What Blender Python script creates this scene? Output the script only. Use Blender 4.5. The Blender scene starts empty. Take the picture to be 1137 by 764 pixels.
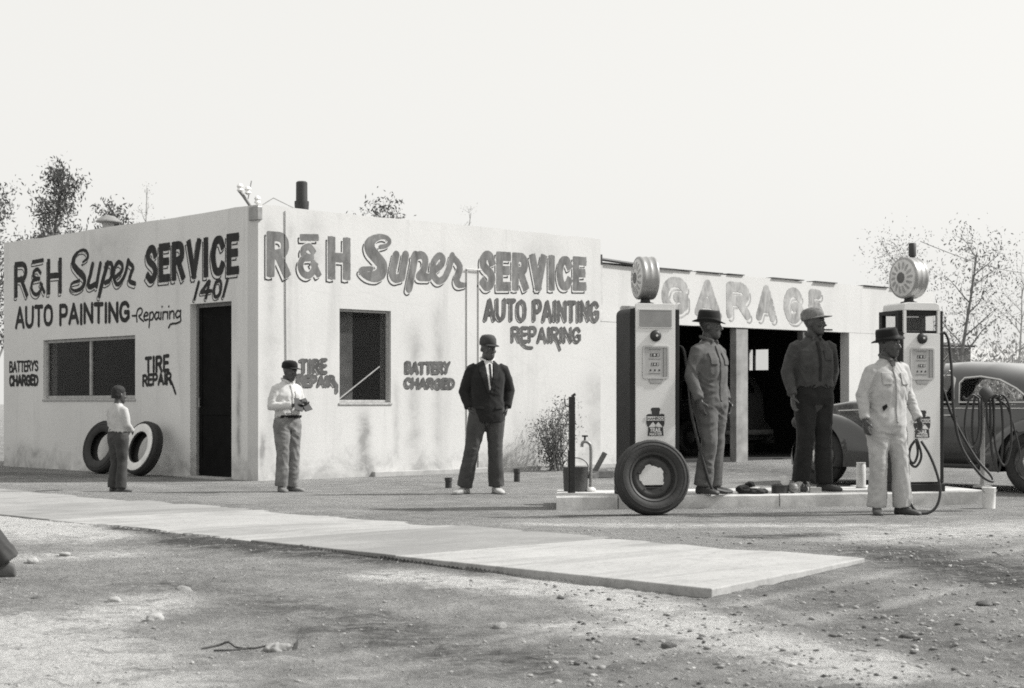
import bpy, bmesh, math, random
import numpy as np
from mathutils import Vector, Matrix, noise
from mathutils.bvhtree import BVHTree

# ------------------------------------------------------------------ camera, sky, sun, exposure
sc = bpy.context.scene
col = sc.collection
F, CX, HY, H = 1834.0, 568.5, 448.0, 1.05       # focal length / principal column / horizon row in photo pixels, eye height
cam_d = bpy.data.cameras.new('camera'); cam = bpy.data.objects.new('camera', cam_d); col.objects.link(cam)
cam.location = (0, 0, H); cam.rotation_euler = (math.pi/2, 0, 0)
cam_d.sensor_width = 36.0; cam_d.lens = 36.0*F/1137.0
cam_d.shift_y = (HY-382.0)/1137.0
cam_d.clip_end = 3000.0
sc.camera = cam

SUN_AZ = math.radians(8.0)       # to the right of the picture, slightly behind the station
SUN_EL = math.radians(43.0)
world = bpy.data.worlds.new('World'); sc.world = world; world.use_nodes = True
wt = world.node_tree; wt.nodes.clear()
def wn(t): return wt.nodes.new(t)
sky = wn('ShaderNodeTexSky'); sky.sky_type = 'NISHITA'; sky.sun_disc = False
sky.sun_elevation = SUN_EL; sky.sun_rotation = math.pi/2 - SUN_AZ
sky.air_density = 1.0; sky.dust_density = 6.0
bw = wn('ShaderNodeRGBToBW')
veil = wn('ShaderNodeMath'); veil.operation = 'MULTIPLY_ADD'; veil.inputs[1].default_value = 0.28; veil.inputs[2].default_value = 5.0
tint = wn('ShaderNodeMix'); tint.data_type = 'RGBA'; tint.blend_type = 'MULTIPLY'; tint.inputs['Factor'].default_value = 1.0
tint.inputs['B'].default_value = (1.0, 0.993, 0.958, 1)
bg = wn('ShaderNodeBackground'); bg.inputs['Strength'].default_value = 0.125
wo = wn('ShaderNodeOutputWorld')
wt.links.new(sky.outputs[0], bw.inputs[0]); wt.links.new(bw.outputs[0], veil.inputs[0])
wt.links.new(veil.outputs[0], tint.inputs['A']); wt.links.new(tint.outputs['Result'], bg.inputs['Color'])
wt.links.new(bg.outputs[0], wo.inputs['Surface'])

sun_d = bpy.data.lights.new('sun', 'SUN'); sun_d.energy = 4.3; sun_d.angle = math.radians(3.5); sun_d.color = (1.0, 0.99, 0.965)
sun = bpy.data.objects.new('sun', sun_d); col.objects.link(sun)
to_sun = Vector((math.cos(SUN_AZ)*math.cos(SUN_EL), math.sin(SUN_AZ)*math.cos(SUN_EL), math.sin(SUN_EL)))
sun.rotation_euler = to_sun.to_track_quat('Z', 'Y').to_euler(); sun.location = to_sun*60

vs = sc.view_settings
vs.view_transform = 'Standard'; vs.look = 'None'; vs.gamma = 1.0; vs.exposure = 0.34; vs.use_curve_mapping = False
sc.cycles.max_bounces = 6
sc.cycles.use_denoising = False      # leaves a fine natural grain
sc.cycles.filter_width = 1.8; sc.cycles.sample_clamp_indirect = 3.0; sc.cycles.sample_clamp_direct = 12.0
cam_d.dof.use_dof = True; cam_d.dof.focus_distance = 17.5; cam_d.dof.aperture_fstop = 7.0

random.seed(7); rng = np.random.default_rng(7)

# ------------------------------------------------------------------ geometry from pixels
def ray(px, py): return Vector(((px-CX)/F, 1.0, -(py-HY)/F))
def at(px, py, Y): d = ray(px, py); return Vector((d.x*Y, Y, H+d.z*Y))
def ground_at(px, py, z=0.0):
    d = ray(px, py); t = (z-H)/d.z
    return Vector((d.x*t, t, z))
C0 = Vector((-3.32, 21.6, 0.0))                     # street corner of the station
PHI = math.atan2(0.690, 0.7238)
U = Vector((math.cos(PHI), math.sin(PHI), 0)); V = Vector((-math.sin(PHI), math.cos(PHI), 0))
def front(px, py, off=0.0):                          # pixel -> (s, z) on the plane y_local = off of the station
    o = Vector((0, 0, H)); d = ray(px, py); p0 = C0 + V*off
    t = (p0-o).dot(V)/d.dot(V); p = o+d*t
    return ((p-C0).dot(U), p.z)
def left(px, py):                                    # pixel -> (t, z) on the street-side wall
    o = Vector((0, 0, H)); d = ray(px, py)
    t = (C0-o).dot(U)/d.dot(U); p = o+d*t
    return ((p-C0).dot(V), p.z)

# ------------------------------------------------------------------ materials
def grey(v, a=1.0):
    return (min(v*1.0, 1), min(v*0.995, 1), min(v*0.980, 1), a)
class NT:
    def __init__(s, name):
        s.m = bpy.data.materials.new(name); s.m.use_nodes = True; s.t = s.m.node_tree; s.n = s.t.nodes; s.l = s.t.links
        s.b = s.n['Principled BSDF']; s.tc = None
    def new(s, t, **k):
        n = s.n.new(t)
        for a, b in k.items(): setattr(n, a, b)
        return n
    def coord(s, kind='Object', scale=(1, 1, 1)):
        if s.tc is None: s.tc = s.new('ShaderNodeTexCoord')
        mp = s.new('ShaderNodeMapping'); mp.inputs['Scale'].default_value = scale
        s.l.new(s.tc.outputs[kind], mp.inputs[0]); return mp.outputs[0]
    def noise(s, scale, detail=5, rough=0.6, vec=None, dist=0.0):
        n = s.new('ShaderNodeTexNoise'); n.inputs['Scale'].default_value = scale; n.inputs['Detail'].default_value = detail
        n.inputs['Roughness'].default_value = rough; n.inputs['Distortion'].default_value = dist
        if vec is not None: s.l.new(vec, n.inputs['Vector'])
        return n.outputs['Fac']
    def ramp(s, fac, stops):
        r = s.new('ShaderNodeValToRGB'); e = r.color_ramp.elements
        while len(e) < len(stops): e.new(0.5)
        for i, (p, c) in enumerate(stops):
            e[i].position = p; e[i].color = c if isinstance(c, tuple) else grey(c)
        s.l.new(fac, r.inputs[0]); return r.outputs[0]
    def mix(s, fac, a, b, mode='MIX'):
        m = s.new('ShaderNodeMix', data_type='RGBA', blend_type=mode)
        for key, x in (('Factor', fac), ('A', a), ('B', b)):
            if hasattr(x, 'is_output'): s.l.new(x, m.inputs[key])
            elif key == 'Factor': m.inputs[key].default_value = x
            else: m.inputs[key].default_value = x if isinstance(x, tuple) else grey(x)
        return m.outputs['Result']
    def bump(s, h, strength=0.3, dist=0.01):
        b = s.new('ShaderNodeBump'); b.inputs['Strength'].default_value = strength; b.inputs['Distance'].default_value = dist
        s.l.new(h, b.inputs['Height']); s.l.new(b.outputs[0], s.b.inputs['Normal'])
    def color(s, c): s.l.new(c, s.b.inputs['Base Color'])
def simple(name, v, rough=0.7, var=0.25, scale=9.0, bump=0.0, bscale=60.0, metallic=0.0, spec=None, coords='Object'):
    t = NT(name); vec = t.coord(coords)
    n = t.noise(scale, 6, 0.65, vec)
    t.color(t.ramp(n, [(0.25, v*(1-var)), (0.75, v*(1+var))]))
    t.b.inputs['Roughness'].default_value = rough; t.b.inputs['Metallic'].default_value = metallic
    if spec is not None: t.b.inputs['Specular IOR Level'].default_value = spec
    if bump: t.bump(t.noise(bscale, 4, 0.6, vec), bump, 0.01)
    return t.m
M = {}

# ------------------------------------------------------------------ mesh helpers
class MB:
    """collects shapes for one mesh object"""
    def __init__(s): s.v = []; s.f = []; s.mi = []
    def add(s, vs, fs, mi=0):
        o = len(s.v); s.v.extend([tuple(x) for x in vs])
        s.f.extend([tuple(i+o for i in f) for f in fs]); s.mi.extend([mi]*len(fs)); return s
    def box(s, x0, x1, y0, y1, z0, z1, mi=0, mat=None):
        vs = [Vector(p) for p in ((x0,y0,z0),(x1,y0,z0),(x1,y1,z0),(x0,y1,z0),(x0,y0,z1),(x1,y0,z1),(x1,y1,z1),(x0,y1,z1))]
        if mat is not None: vs = [mat@p for p in vs]
        return s.add(vs, [(0,3,2,1),(4,5,6,7),(0,1,5,4),(1,2,6,5),(2,3,7,6),(3,0,4,7)], mi)
    def loft(s, rings, caps=True, mi=0, closed=True):
        n = len(rings[0]); vs = [p for r in rings for p in r]; fs = []
        for i in range(len(rings)-1):
            for j in range(n if closed else n-1):
                k = (j+1) % n
                fs.append((i*n+j, i*n+k, (i+1)*n+k, (i+1)*n+j))
        if caps:
            fs.append(tuple(range(n))[::-1]); fs.append(tuple((len(rings)-1)*n+j for j in range(n)))
        return s.add(vs, fs, mi)
    def tube(s, pts, rad, n=10, mi=0, caps=True, flat=1.0):
        pts = [Vector(p) for p in pts]
        if not hasattr(rad, '__len__'): rad = [rad]*len(pts)
        rings = []; ax = None
        for i, p in enumerate(pts):
            t = (pts[min(i+1, len(pts)-1)]-pts[max(i-1, 0)]).normalized()
            if ax is None:
                ref = Vector((1, 0, 0)) if abs(t.x) < 0.8 else Vector((0, 0, 1))
                ax = (ref-t*ref.dot(t)).normalized()
            else: ax = (ax-t*ax.dot(t)).normalized()
            ay = t.cross(ax)
            rings.append([p+ax*(rad[i]*math.cos(a))+ay*(rad[i]*flat*math.sin(a)) for a in (2*math.pi*k/n for k in range(n))])
        return s.loft(rings, caps, mi)
    def lathe(s, prof, n=24, axis='z', c=(0,0,0), mi=0, mat=None, caps=True):
        rings = []
        for r, h in prof:
            ring = []
            for k in range(n):
                a = 2*math.pi*k/n; x, y = r*math.cos(a), r*math.sin(a)
                p = {'z': Vector((x, y, h)), 'y': Vector((x, h, y)), 'x': Vector((h, x, y))}[axis]
                p = p+Vector(c)
                ring.append(mat@p if mat is not None else p)
            rings.append(ring)
        return s.loft(rings, caps, mi)
    def ell(s, c, r, n=12, m=8, rot=None, mi=0):
        rings = []
        for i in range(1, m):
            th = math.pi*i/m
            ring = []
            for k in range(n):
                a = 2*math.pi*k/n
                p = Vector((r[0]*math.sin(th)*math.cos(a), r[1]*math.sin(th)*math.sin(a), -r[2]*math.cos(th)))
                if rot is not None: p = rot@p
                ring.append(p+Vector(c))
            rings.append(ring)
        return s.loft(rings, True, mi)
    def poly_prism(s, pts2, y0, y1, mi=0, plane='xz'):
        n = len(pts2)
        def P(a, b, c): return (a, c, b) if plane == 'xz' else ((c, a, b) if plane == 'yz' else (a, b, c))
        vs = [P(a, b, y0) for a, b in pts2]+[P(a, b, y1) for a, b in pts2]
        fs = [tuple(range(n)), tuple(range(2*n-1, n-1, -1))]+[(i, n+i, n+(i+1) % n, (i+1) % n) for i in range(n)]
        return s.add(vs, fs, mi)
    def build(s, name, mat, parent=None, smooth=False, bevel=0.0, angle=40):
        me = bpy.data.meshes.new(name); me.from_pydata(s.v, [], s.f)
        bm = bmesh.new(); bm.from_mesh(me)
        bmesh.ops.recalc_face_normals(bm, faces=bm.faces)
        bm.to_mesh(me); bm.free()
        mats = mat if isinstance(mat, (list, tuple)) else [mat]
        for m in mats: me.materials.append(m)
        if len(mats) > 1: me.polygons.foreach_set('material_index', s.mi)
        o = bpy.data.objects.new(name, me); col.objects.link(o)
        if parent: o.parent = parent
        if smooth:
            me.shade_smooth()
            if angle < 180: me.set_sharp_from_angle(angle=math.radians(angle))
        if bevel:
            b = o.modifiers.new('bevel', 'BEVEL'); b.width = bevel; b.segments = 2; b.limit_method = 'ANGLE'
        return o
def tag(o, label, cat=None, group=None, kind=None):
    if label: o['label'] = label
    if cat: o['category'] = cat
    if group: o['group'] = group
    if kind: o['kind'] = kind
    return o
def empty(name, loc, rz=0.0):
    o = bpy.data.objects.new(name, None); col.objects.link(o); o.location = loc; o.rotation_euler = (0, 0, rz)
    o.empty_display_size = 0.1
    return o
def copy_tree(o, parent=None):
    c = o.copy(); col.objects.link(c)
    if parent is not None: c.parent = parent
    for ch in list(o.children): copy_tree(ch, c)
    return c
def catmull(pts, k=6, closed=False):
    pts = [np.array(p, float) for p in pts]
    if len(pts) < 3: return [tuple(p) for p in pts]
    P = [2*pts[0]-pts[1]]+pts+[2*pts[-1]-pts[-2]]; out = []
    for i in range(1, len(P)-2):
        for j in range(k):
            t = j/k
            out.append(tuple(0.5*((2*P[i])+(-P[i-1]+P[i+1])*t+(2*P[i-1]-5*P[i]+4*P[i+1]-P[i+2])*t*t+(-P[i-1]+3*P[i]-3*P[i+1]+P[i+2])*t**3)))
    out.append(tuple(pts[-1])); return out
def interp(x, xs, ys): return float(np.interp(x, xs, ys))
def sstep(a, b, x):
    t = min(1.0, max(0.0, (x-a)/(b-a))); return t*t*(3-2*t)
# ------------------------------------------------------------------ ground and sidewalk
P0 = Vector((1.073, 8.88, 0))                         # near corner of the concrete walk
WALK_W, WALK_TOP = 2.08, 0.055
def walk_ab(x, y):
    d = Vector((x, y, 0))-P0; return d.dot(U), d.dot(V)   # across (0..WALK_W), along
def gz(x, y):
    a, b = walk_ab(x, y)
    z = 0.034*sstep(-0.2, 2.6, a)*sstep(-3.0, 0.5, b)
    r = math.hypot(x, y)
    near = 1.0-sstep(0.0, 1.6, a)
    if b < 0.5: near = max(near, 1.0-sstep(-1.5, 0.5, b))
    near *= 1.0-sstep(13.0, 15.0, y)
    z += (0.004+0.014*near)*noise.noise((x*1.3, y*0.9, 3.1))
    z += (0.002+0.013*near)*noise.noise((x*4.7, y*3.9, 8.2))
    if near > 0.01 and r < 14: z += 0.017*near*max(0.0, noise.noise((x*10, y*9, 1.7)))+0.020*near*sstep(0.3, 1.6, x)*max(0.0, noise.noise((x*6.5, y*6, 7.7))-0.1)+0.010*near*max(0.0, noise.noise((x*19, y*17, 5.0)))+0.005*near*noise.noise((x*37, y*33, 2.0))
    if -0.5 < a < WALK_W+0.25 and b > -0.4:          # stays below the slabs, banked against their far edge
        z = min(z, WALK_TOP-0.03 if a > 0.02 else z)
        if a < 0.3:
            up = sstep(0.6, 4.5, b); z = min(z, 0.012+0.032*up)
            z = max(z, up*(0.044+0.006*noise.noise((x*3, y*3, 0)))*sstep(-0.5, -0.03, a))
        far = sstep(WALK_W-0.5, WALK_W+0.1, a)*sstep(0.3, 1.2, b)   # soil washed over the far edge and, further along, the near one
        if far > 0: z = max(z, (WALK_TOP-0.030)+far*(0.036+0.030*noise.noise((x*1.7, y*1.7, 9))+0.008*noise.noise((x*8, y*8, 2))))
        if b > 1.0: z = max(z, (WALK_TOP-0.028)+(1-sstep(-0.05, 0.35, a))*sstep(1.0, 3.5, b)*(0.026+0.022*noise.noise((x*1.5, y*1.5, 4))+0.008*noise.noise((x*9, y*9, 5)))) if a > 0 else z
    elif a >= WALK_W+0.25 and b > 0.3: z += 0.02*(1-sstep(WALK_W+0.25, WALK_W+1.2, a))
    if y < 0: z *= 0.5
    return z
def axis(fine0, fine1, step, lo, hi, g=1.22):
    xs = list(np.arange(fine0, fine1+1e-6, step)); d = step
    while xs[-1] < hi: d *= g; xs.append(xs[-1]+d)
    d = step
    while xs[0] > lo: d *= g; xs.insert(0, xs[0]-d)
    return np.array(xs)
gx = axis(-4.0, 4.6, 0.028, -700, 700, 1.12); gy0 = list(axis(5.2, 11.5, 0.028, -80, 11.5))
gy1 = list(axis(17.1, 27.0, 0.1, 17.1, 1600)); gy = np.array([y for y in gy0 if y <= 11.52]+list(np.arange(11.56, 17.05, .05))+gy1)
nx, ny = len(gx), len(gy)
verts = np.empty((ny, nx, 3), np.float32)
for j, y in enumerate(gy):
    for i, x in enumerate(gx):
        verts[j, i] = (x, y, gz(float(x), float(y)))
me = bpy.data.meshes.new('ground')
idx = np.arange(nx*ny).reshape(ny, nx)
quads = np.stack([idx[:-1, :-1], idx[:-1, 1:], idx[1:, 1:], idx[1:, :-1]], -1).reshape(-1, 4)
me.vertices.add(nx*ny); me.vertices.foreach_set('co', verts.ravel())
me.loops.add(quads.size); me.loops.foreach_set('vertex_index', quads.ravel().astype(np.int32))
me.polygons.add(len(quads)); me.polygons.foreach_set('loop_start', (np.arange(len(quads))*4).astype(np.int32))
me.update(calc_edges=True); me.shade_smooth()
# pale dust; dark oily soil plus painted shade by the wall and island front
X = verts[..., 0].ravel(); Yv = verts[..., 1].ravel()
def seg(p, q, w):
    px_, py_ = p.x, p.y; dx, dy = q.x-px_, q.y-py_; L2 = dx*dx+dy*dy
    t = np.clip(((X-px_)*dx+(Yv-py_)*dy)/L2, 0, 1)
    d = np.hypot(X-px_-t*dx, Yv-py_-t*dy)
    return np.exp(-(d/w)**2)
G = ground_at
dust = np.zeros_like(X); oil_shade = np.zeros_like(X)
for a, b, w, k in (((600,640),(760,690),0.30,0.8), ((740,690),(960,745),0.30,0.95), ((640,700),(820,700),0.28,0.7), ((-20,582),(120,592),0.75,1.0), ((-20,700),(60,770),0.55,1.0),
                   ((30,620),(140,615),0.3,0.5), ((90,690),(190,665),0.3,0.7), ((600,588),(1000,588),0.3,0.5), ((980,600),(1137,590),0.8,0.55), ((440,640),(640,660),0.3,0.75), ((560,760),(700,752),.2,.3)):
    dust = np.maximum(dust, k*seg(G(*a), G(*b), w))
for a, b, w, k in (((120,590),(240,606),0.16,0.9), ((210,604),(330,616),0.24,1.2), ((300,614),(440,626),0.24,1.0), ((430,625),(560,640),0.22,0.5), ((560,579),(1060,571),0.16,1.0), ((1000,620),(1137,650),0.5,1.0), ((830,602),(910,598),0.2,1.0),  # strip along the island front: its shade painted into the soil
                   ((980,700),(1137,720),0.6,0.40), ((200,640),(330,680),0.4,0.3), ((400,700),(620,745),0.5,0.6), ((180,650),(420,690),0.35,0.5), ((860,640),(1000,690),0.45,0.45), ((170,538),(290,545),0.5,0.25), ((10,528),(100,532),0.5,0.45), ((720,520),(960,530),2.2,0.6)):  # strips along the street wall: building shade painted into the soil
    oil_shade = np.maximum(oil_shade, k*seg(G(*a), G(*b), w))
for (a, b) in (((520,764),(1137,640)), ((300,764),(1137,612)), ((60,764),(640,700))):
    p_, q_ = G(*a), G(*b); oil_shade = np.maximum(oil_shade, .33*seg(p_, q_, .07)); q2 = Vector((.12, .10, 0)); dust = np.maximum(dust, .42*seg(p_+q2, q_+q2, .09))
ca = me.color_attributes.new('soil', 'FLOAT_COLOR', 'POINT')
ca.data.foreach_set('color', np.stack([dust, oil_shade, np.zeros_like(X), np.ones_like(X)], -1).astype(np.float32).ravel())
t = NT('soil'); vec = t.coord('Object')
at_ = t.new('ShaderNodeAttribute', attribute_name='soil'); sp = t.new('ShaderNodeSeparateColor'); t.l.new(at_.outputs['Color'], sp.inputs[0])
big = t.noise(0.55, 6, 0.6, vec, 0.4); mid = t.noise(3.2, 8, 0.72, vec, 0.6); fine = t.noise(38, 6, 0.75, vec); streak = t.noise(1.0, 6, 0.65, t.coord('Object', (0.9, 3.4, 1)), 0.5)
c = t.ramp(big, [(0.3, 0.175), (0.7, 0.315)])
c = t.mix(t.ramp(mid, [(0.44, (0, 0, 0, 1)), (0.64, (1, 1, 1, 1))]), c, t.mix(0.55, c, 0.40))
c = t.mix(t.ramp(streak, [(0.42, (.5, .5, .5, 1)), (0.56, (0, 0, 0, 1))]), c, t.mix(0.5, c, 0.13))
brk = t.noise(4.5, 9, 0.74, t.coord('Object', (0.8, 1.5, 1)), 1.2)
def masked(sock, n, lo=0.05, hi=0.5):
    m = t.new('ShaderNodeMath', operation='MULTIPLY'); t.l.new(sock, m.inputs[0])
    a = t.new('ShaderNodeMath', operation='MULTIPLY_ADD'); a.inputs[1].default_value = 4.6; a.inputs[2].default_value = -1.5; t.l.new(n, a.inputs[0]); t.l.new(a.outputs[0], m.inputs[1])
    r = t.new('ShaderNodeMapRange'); r.inputs['From Min'].default_value = lo; r.inputs['From Max'].default_value = hi; t.l.new(m.outputs[0], r.inputs[0]); return r.outputs[0]
c = t.mix(masked(sp.outputs[0], brk, 0.08, 0.55), c, 0.56)
c = t.mix(masked(sp.outputs[1], brk, 0.10, 0.75), c, 0.065)
c = t.mix(t.ramp(fine, [(0.36, (.7, .7, .7, 1)), (0.54, (0, 0, 0, 1))]), c, t.mix(0.45, c, 0.06))
clump = t.noise(13, 7, 0.75, vec, 0.3)
c = t.mix(t.ramp(clump, [(0.50, (0, 0, 0, 1)), (0.66, (.5, .5, .5, 1))]), c, t.mix(0.5, c, 0.40))
c = t.mix(t.ramp(clump, [(0.34, (.55, .55, .55, 1)), (0.46, (0, 0, 0, 1))]), c, t.mix(0.5, c, 0.06))
vor = t.new('ShaderNodeTexVoronoi'); vor.inputs['Scale'].default_value = 17; t.l.new(vec, vor.inputs['Vector'])
c = t.mix(t.ramp(vor.outputs['Distance'], [(0.10, (.8, .8, .8, 1)), (0.16, (0, 0, 0, 1))]), c, t.mix(0.5, c, 0.62))
t.color(c); t.b.inputs['Roughness'].default_value = 0.95; t.b.inputs['Specular IOR Level'].default_value = 0.15
hsum = t.new('ShaderNodeMath', operation='MULTIPLY_ADD'); hsum.inputs[1].default_value = 1.6; t.l.new(clump, hsum.inputs[0]); t.l.new(fine, hsum.inputs[2])
t.bump(hsum.outputs[0], 0.9, 0.035)
me.materials.append(t.m)
ground = bpy.data.objects.new('ground', me); col.objects.link(ground); tag(ground, 'bare dusty dirt yard and street edge with gravel', kind='structure')

def slab_mat(name, v, dirt):
    t = NT(name); vec = t.coord('Object')
    a = t.noise(1.6, 7, 0.65, vec, 0.5); b = t.noise(9, 6, 0.7, vec); d = t.noise(0.7, 7, 0.68, t.coord('Object', (0.8, 2.2, 1)), 0.8)
    c = t.ramp(a, [(0.3, v*0.86), (0.7, v*1.06)])
    c = t.mix(t.ramp(d, [(0.60-dirt*0.25, (0, 0, 0, 1)), (0.72-dirt*0.2, (.9, .9, .9, 1))]), c, t.mix(0.8, c, 0.20))
    c = t.mix(t.ramp(b, [(0.36, (.5, .5, .5, 1)), (0.55, (0, 0, 0, 1))]), c, t.mix(0.4, c, 0.26))
    trk = t.noise(1.0, 5, 0.6, t.coord('Object', (0.35, 5.0, 1)), 0.3)
    c = t.mix(t.ramp(trk, [(0.52, (0, 0, 0, 1)), (0.66, (.55, .55, .55, 1))]), c, t.mix(0.6, c, 0.17))
    sp_ = t.noise(30, 6, 0.75, vec); c = t.mix(t.ramp(sp_, [(0.34, (.6, .6, .6, 1)), (0.50, (0, 0, 0, 1))]), c, t.mix(0.5, c, 0.10))
    vo = t.new('ShaderNodeTexVoronoi', feature='DISTANCE_TO_EDGE'); vo.inputs['Scale'].default_value = 0.62
    nz = t.new('ShaderNodeTexNoise'); nz.inputs['Scale'].default_value = 2.2; nz.inputs['Detail'].default_value = 7; t.l.new(vec, nz.inputs['Vector'])
    cv = t.mix(0.35, vec, nz.outputs['Color']); t.l.new(cv, vo.inputs['Vector'])
    c = t.mix(t.ramp(vo.outputs['Distance'], [(0.001, (.30, .30, .30, 1)), (0.003, (0, 0, 0, 1))]), c, t.mix(0.6, c, 0.10))
    t.color(c); t.b.inputs['Roughness'].default_value = 0.9; t.b.inputs['Specular IOR Level'].default_value = 0.2
    t.bump(t.noise(60, 4, 0.6, vec), 0.25, 0.01); return t.m
walk = empty('sidewalk', (P0.x, P0.y, 0), PHI); tag(walk, 'pale concrete sidewalk slabs crossing in front of the station', kind='structure')
slabs = [(0.0, 2.65, 0.385, 0.4), (2.66, 4.31, 0.285, 0.8), (4.32, 7.3, 0.37, 0.4), (7.31, 9.2, 0.29, 0.55), (9.21, 11.5, 0.32, 0.4), (11.51, 14.5, 0.30, 0.4), (14.51, 18.5, 0.28, 0.5), (18.51, 23.0, 0.28, 0.5), (23.01, 28.0, 0.28, 0.6)]
for k, (b0, b1, v, dirt) in enumerate(slabs):
    sk = 0.439 if k == 0 else 0.0
    rings = []; n = 14
    lo = [(0.0, b0)]; outline = []
    for i in range(n+1): outline.append((WALK_W*i/n, b0+sk*i/n+(0.012*noise.noise((i*0.9, k*3.0, 0.4)) if k == 0 else 0)))
    for i in range(n, -1, -1): outline.append((WALK_W*i/n, b1))
    fine_ = []
    for i, (pa, pb_) in enumerate(outline):
        qa, qb = outline[(i+1) % len(outline)]; L_ = math.hypot(qa-pa, qb-pb_); kk = max(1, int(L_/0.07))
        for q in range(kk):
            u_ = q/kk; xa, yb = pa+(qa-pa)*u_, pb_+(qb-pb_)*u_
            edge = abs(qb-pb_) > abs(qa-pa) or k == 0
            chip = (0.009*noise.noise((xa*7, yb*7, k))-0.03*max(0.0, noise.noise((xa*3+5, yb*3, k*2.0))-0.32)) if edge and 0.03 < u_*L_ else 0
            cx_, cy_ = WALK_W/2, (b0+b1)/2; dd_ = math.hypot(xa-cx_, yb-cy_)
            fine_.append((xa+(xa-cx_)/dd_*chip, yb+(yb-cy_)/dd_*chip if yb < b1-0.01 and yb > b0+0.01 or k == 0 else yb))
    outline = fine_
    m = MB(); nn = len(outline)
    dz = [0, .004, -.003, .002, -.004, .003, 0, .002, -.003][k]
    m.add([(a, b, WALK_TOP-0.11) for a, b in outline]+[(a, b, WALK_TOP+dz) for a, b in outline],
          [tuple(range(nn))[::-1], tuple(range(nn, 2*nn))]+[(i, (i+1) % nn, nn+(i+1) % nn, nn+i) for i in range(nn)])
    m.build('slab', slab_mat('walk_concrete', v, dirt), walk, bevel=0.008)
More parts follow.
